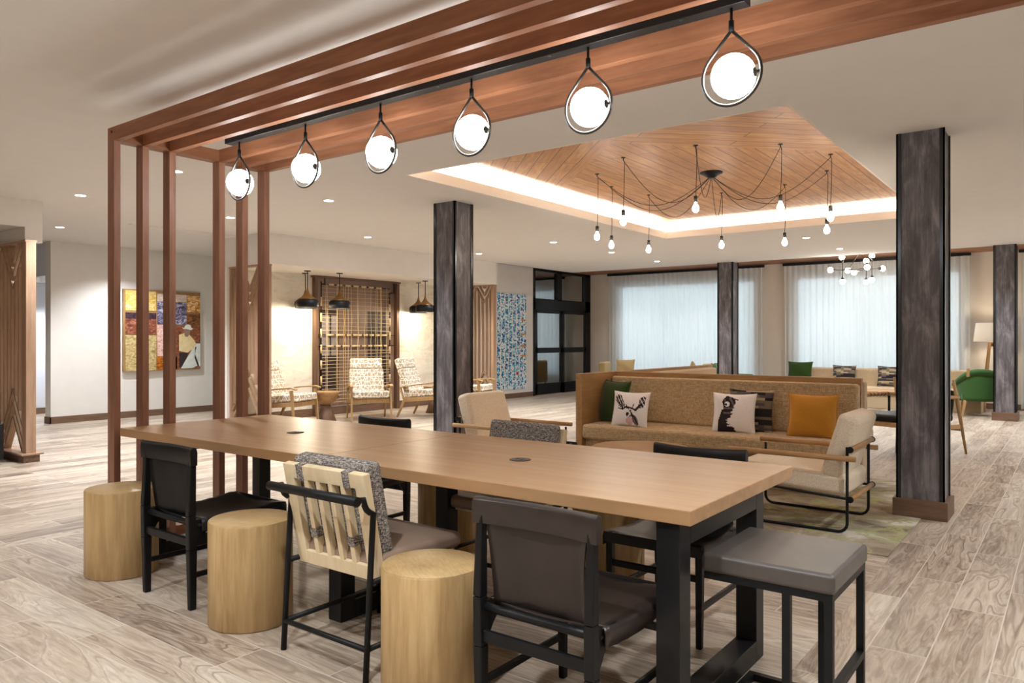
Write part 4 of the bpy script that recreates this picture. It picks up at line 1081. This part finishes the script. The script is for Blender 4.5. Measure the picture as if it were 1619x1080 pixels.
MB().box(-hw+.04, hw-.04, 0, .08, 0, .33, Mb).build('back_cushion', 'leather_black', sl, .03, 4)

def block_chair(label, loc, rz):
    r = thing('beige_armchair', label, 'armchair', loc, rz, 'beige armchairs at the far windows')
    B('seat_cushion', 'beige_fabric', (-.33, .33, -.28, .36, .22, .44), r, .04, 4); B('back_cushion', 'beige_fabric', (-.33, .33, -.40, -.24, .22, .80), r, .05, 4)
    for sx in (-1, 1):
        for y in (-.34, .3): MB().beam((sx*.28, y, 0), (sx*.28, y, .23), .03, .03).build('leg', 'chair_oak', r)
    return r
bc = block_chair('beige armchair before the left end of the left curtain', (-9.05, 16.35, 0), -PI/2+.25)
copy_tree(bc, 'beige armchair by the curtain, left of the distant column', (-6.95, 16.45, 0), PI/2-.2)
pillow('throw_pillow', 'golden beige pillow on the leftmost armchair under the curtain', 'beige_fabric', .48, .42, .13, (-8.86, 16.38, .66), -.15, .25, group='beige pillows at the far windows')
pillow('throw_pillow', 'golden beige pillow on the armchair left of the distant column', 'beige_fabric', .46, .40, .13, (-7.12, 16.44, .66), .12, -1.2, group='beige pillows at the far windows')
cafe = thing('cafe_table', 'small dark topped table between the two beige armchairs', 'table', (-8.0, 16.4, 0))
MB().lathe([(.30, .60), (.30, .625)], seg=32).build('tabletop', 'walnut_x', cafe); MB().tube([(0, 0, .01), (0, 0, .60)], .025, 12).lathe([(.2, 0), (.2, .012)]).build('pedestal', 'black_metal', cafe)

fl = thing('floor_lamp', 'tripod floor lamp with white drum shade behind the green armchair', 'floor lamp', (-1.30, 16.72, 0))
MB().lathe([(.29, 1.31), (.25, 1.66), (.246, 1.66), (.286, 1.31), (.29, 1.31)], seg=36, cap=False).build('lamp_shade', 'lamp_shade', fl)
for k, a in enumerate((.2, 2.3, 4.4)): MB().beam((.28*math.cos(a), .28*math.sin(a), 0), (.05*math.cos(a), .05*math.sin(a), 1.28), .035, .035).build('leg', 'oak_z' if k else 'walnut_z', fl)
MB().lathe([(.03, 1.22), (.05, 1.28), (.05, 1.3), (.012, 1.31), (.012, 1.45)], seg=16).build('socket', 'walnut_z', fl)
light('POINT', 'lamp_glow', (0, 0, 1.5), 6, (1, .88, .7), fl, shadow_soft_size=.06)

# sputnik chandelier
ck = thing('sputnik_chandelier', 'brass branching chandelier with small round bulbs before the curtains', 'chandelier', (-3.32, 15.5, 2.67))
MB().lathe([(.07, .37), (.07, .39)], seg=20).build('canopy', 'dark_metal', ck)
fr = MB(); U = .0121
Rv = Vector((.7989, .6016, 0))
def cpt(px, py, dpt=0.): return Rv*((px-1352)*U)+Vector((0, 0, (428-py)*U))+Vector((-.6016, .7989, 0))*dpt
segs = [((1340, 428, -.1), (1305, 428, -.1)), ((1320, 428, -.1), (1320, 410, -.1)), ((1320, 428, -.1), (1320, 441, -.1)), ((1340, 428, 0), (1386, 424, .1)), ((1361, 424, 0), (1361, 416, 0)), ((1361, 424, 0), (1361, 440, 0)), ((1374, 424, .1), (1374, 408, .1)), ((1374, 424, .1), (1374, 437, .1)), ((1352, 428, -.25), (1352, 428, .25))]
for a, b in segs: fr.tube([cpt(*a), cpt(*b)], .009, 8)
for a in ((1332, 428, 0), (1361, 424, 0)): fr.tube([cpt(*a), (0, 0, .38)], .006, 6)
fr.tube([cpt(1320, 428, -.1), cpt(1361, 424, 0)], .008, 8)
fr.build('branch_frame', 'dark_metal', ck)
for (x0, z0_, d0_, x1, z1_) in ((1320, 416, -.1, 1320, 411), (1361, 420, 0, 1361, 416), (1374, 412, .1, 1374, 407), (1309, 428, -.1, 1304, 428), (1383, 424, .1, 1388, 424), (1320, 438, -.1, 1320, 443), (1361, 438, 0, 1361, 443), (1374, 434, .1, 1374, 439)):
    MB().tube([cpt(x0, z0_, d0_), cpt(x1, z1_, d0_)], .03, 14, radii=[.012, .038]).build('cone_socket', 'dark_metal', ck)
for p in ((1319, 408, -.1), (1361, 413, 0), (1374, 404, .1), (1301, 428, -.1), (1332, 428, 0), (1352, 425, -.27), (1391, 424, .1), (1320, 446, -.1), (1361, 446, 0), (1374, 442, .1), (1352, 429, .27)):
    q = cpt(*p); MB().sphere(q, .052, 16).build('bulb', 'bulb_soft', ck)
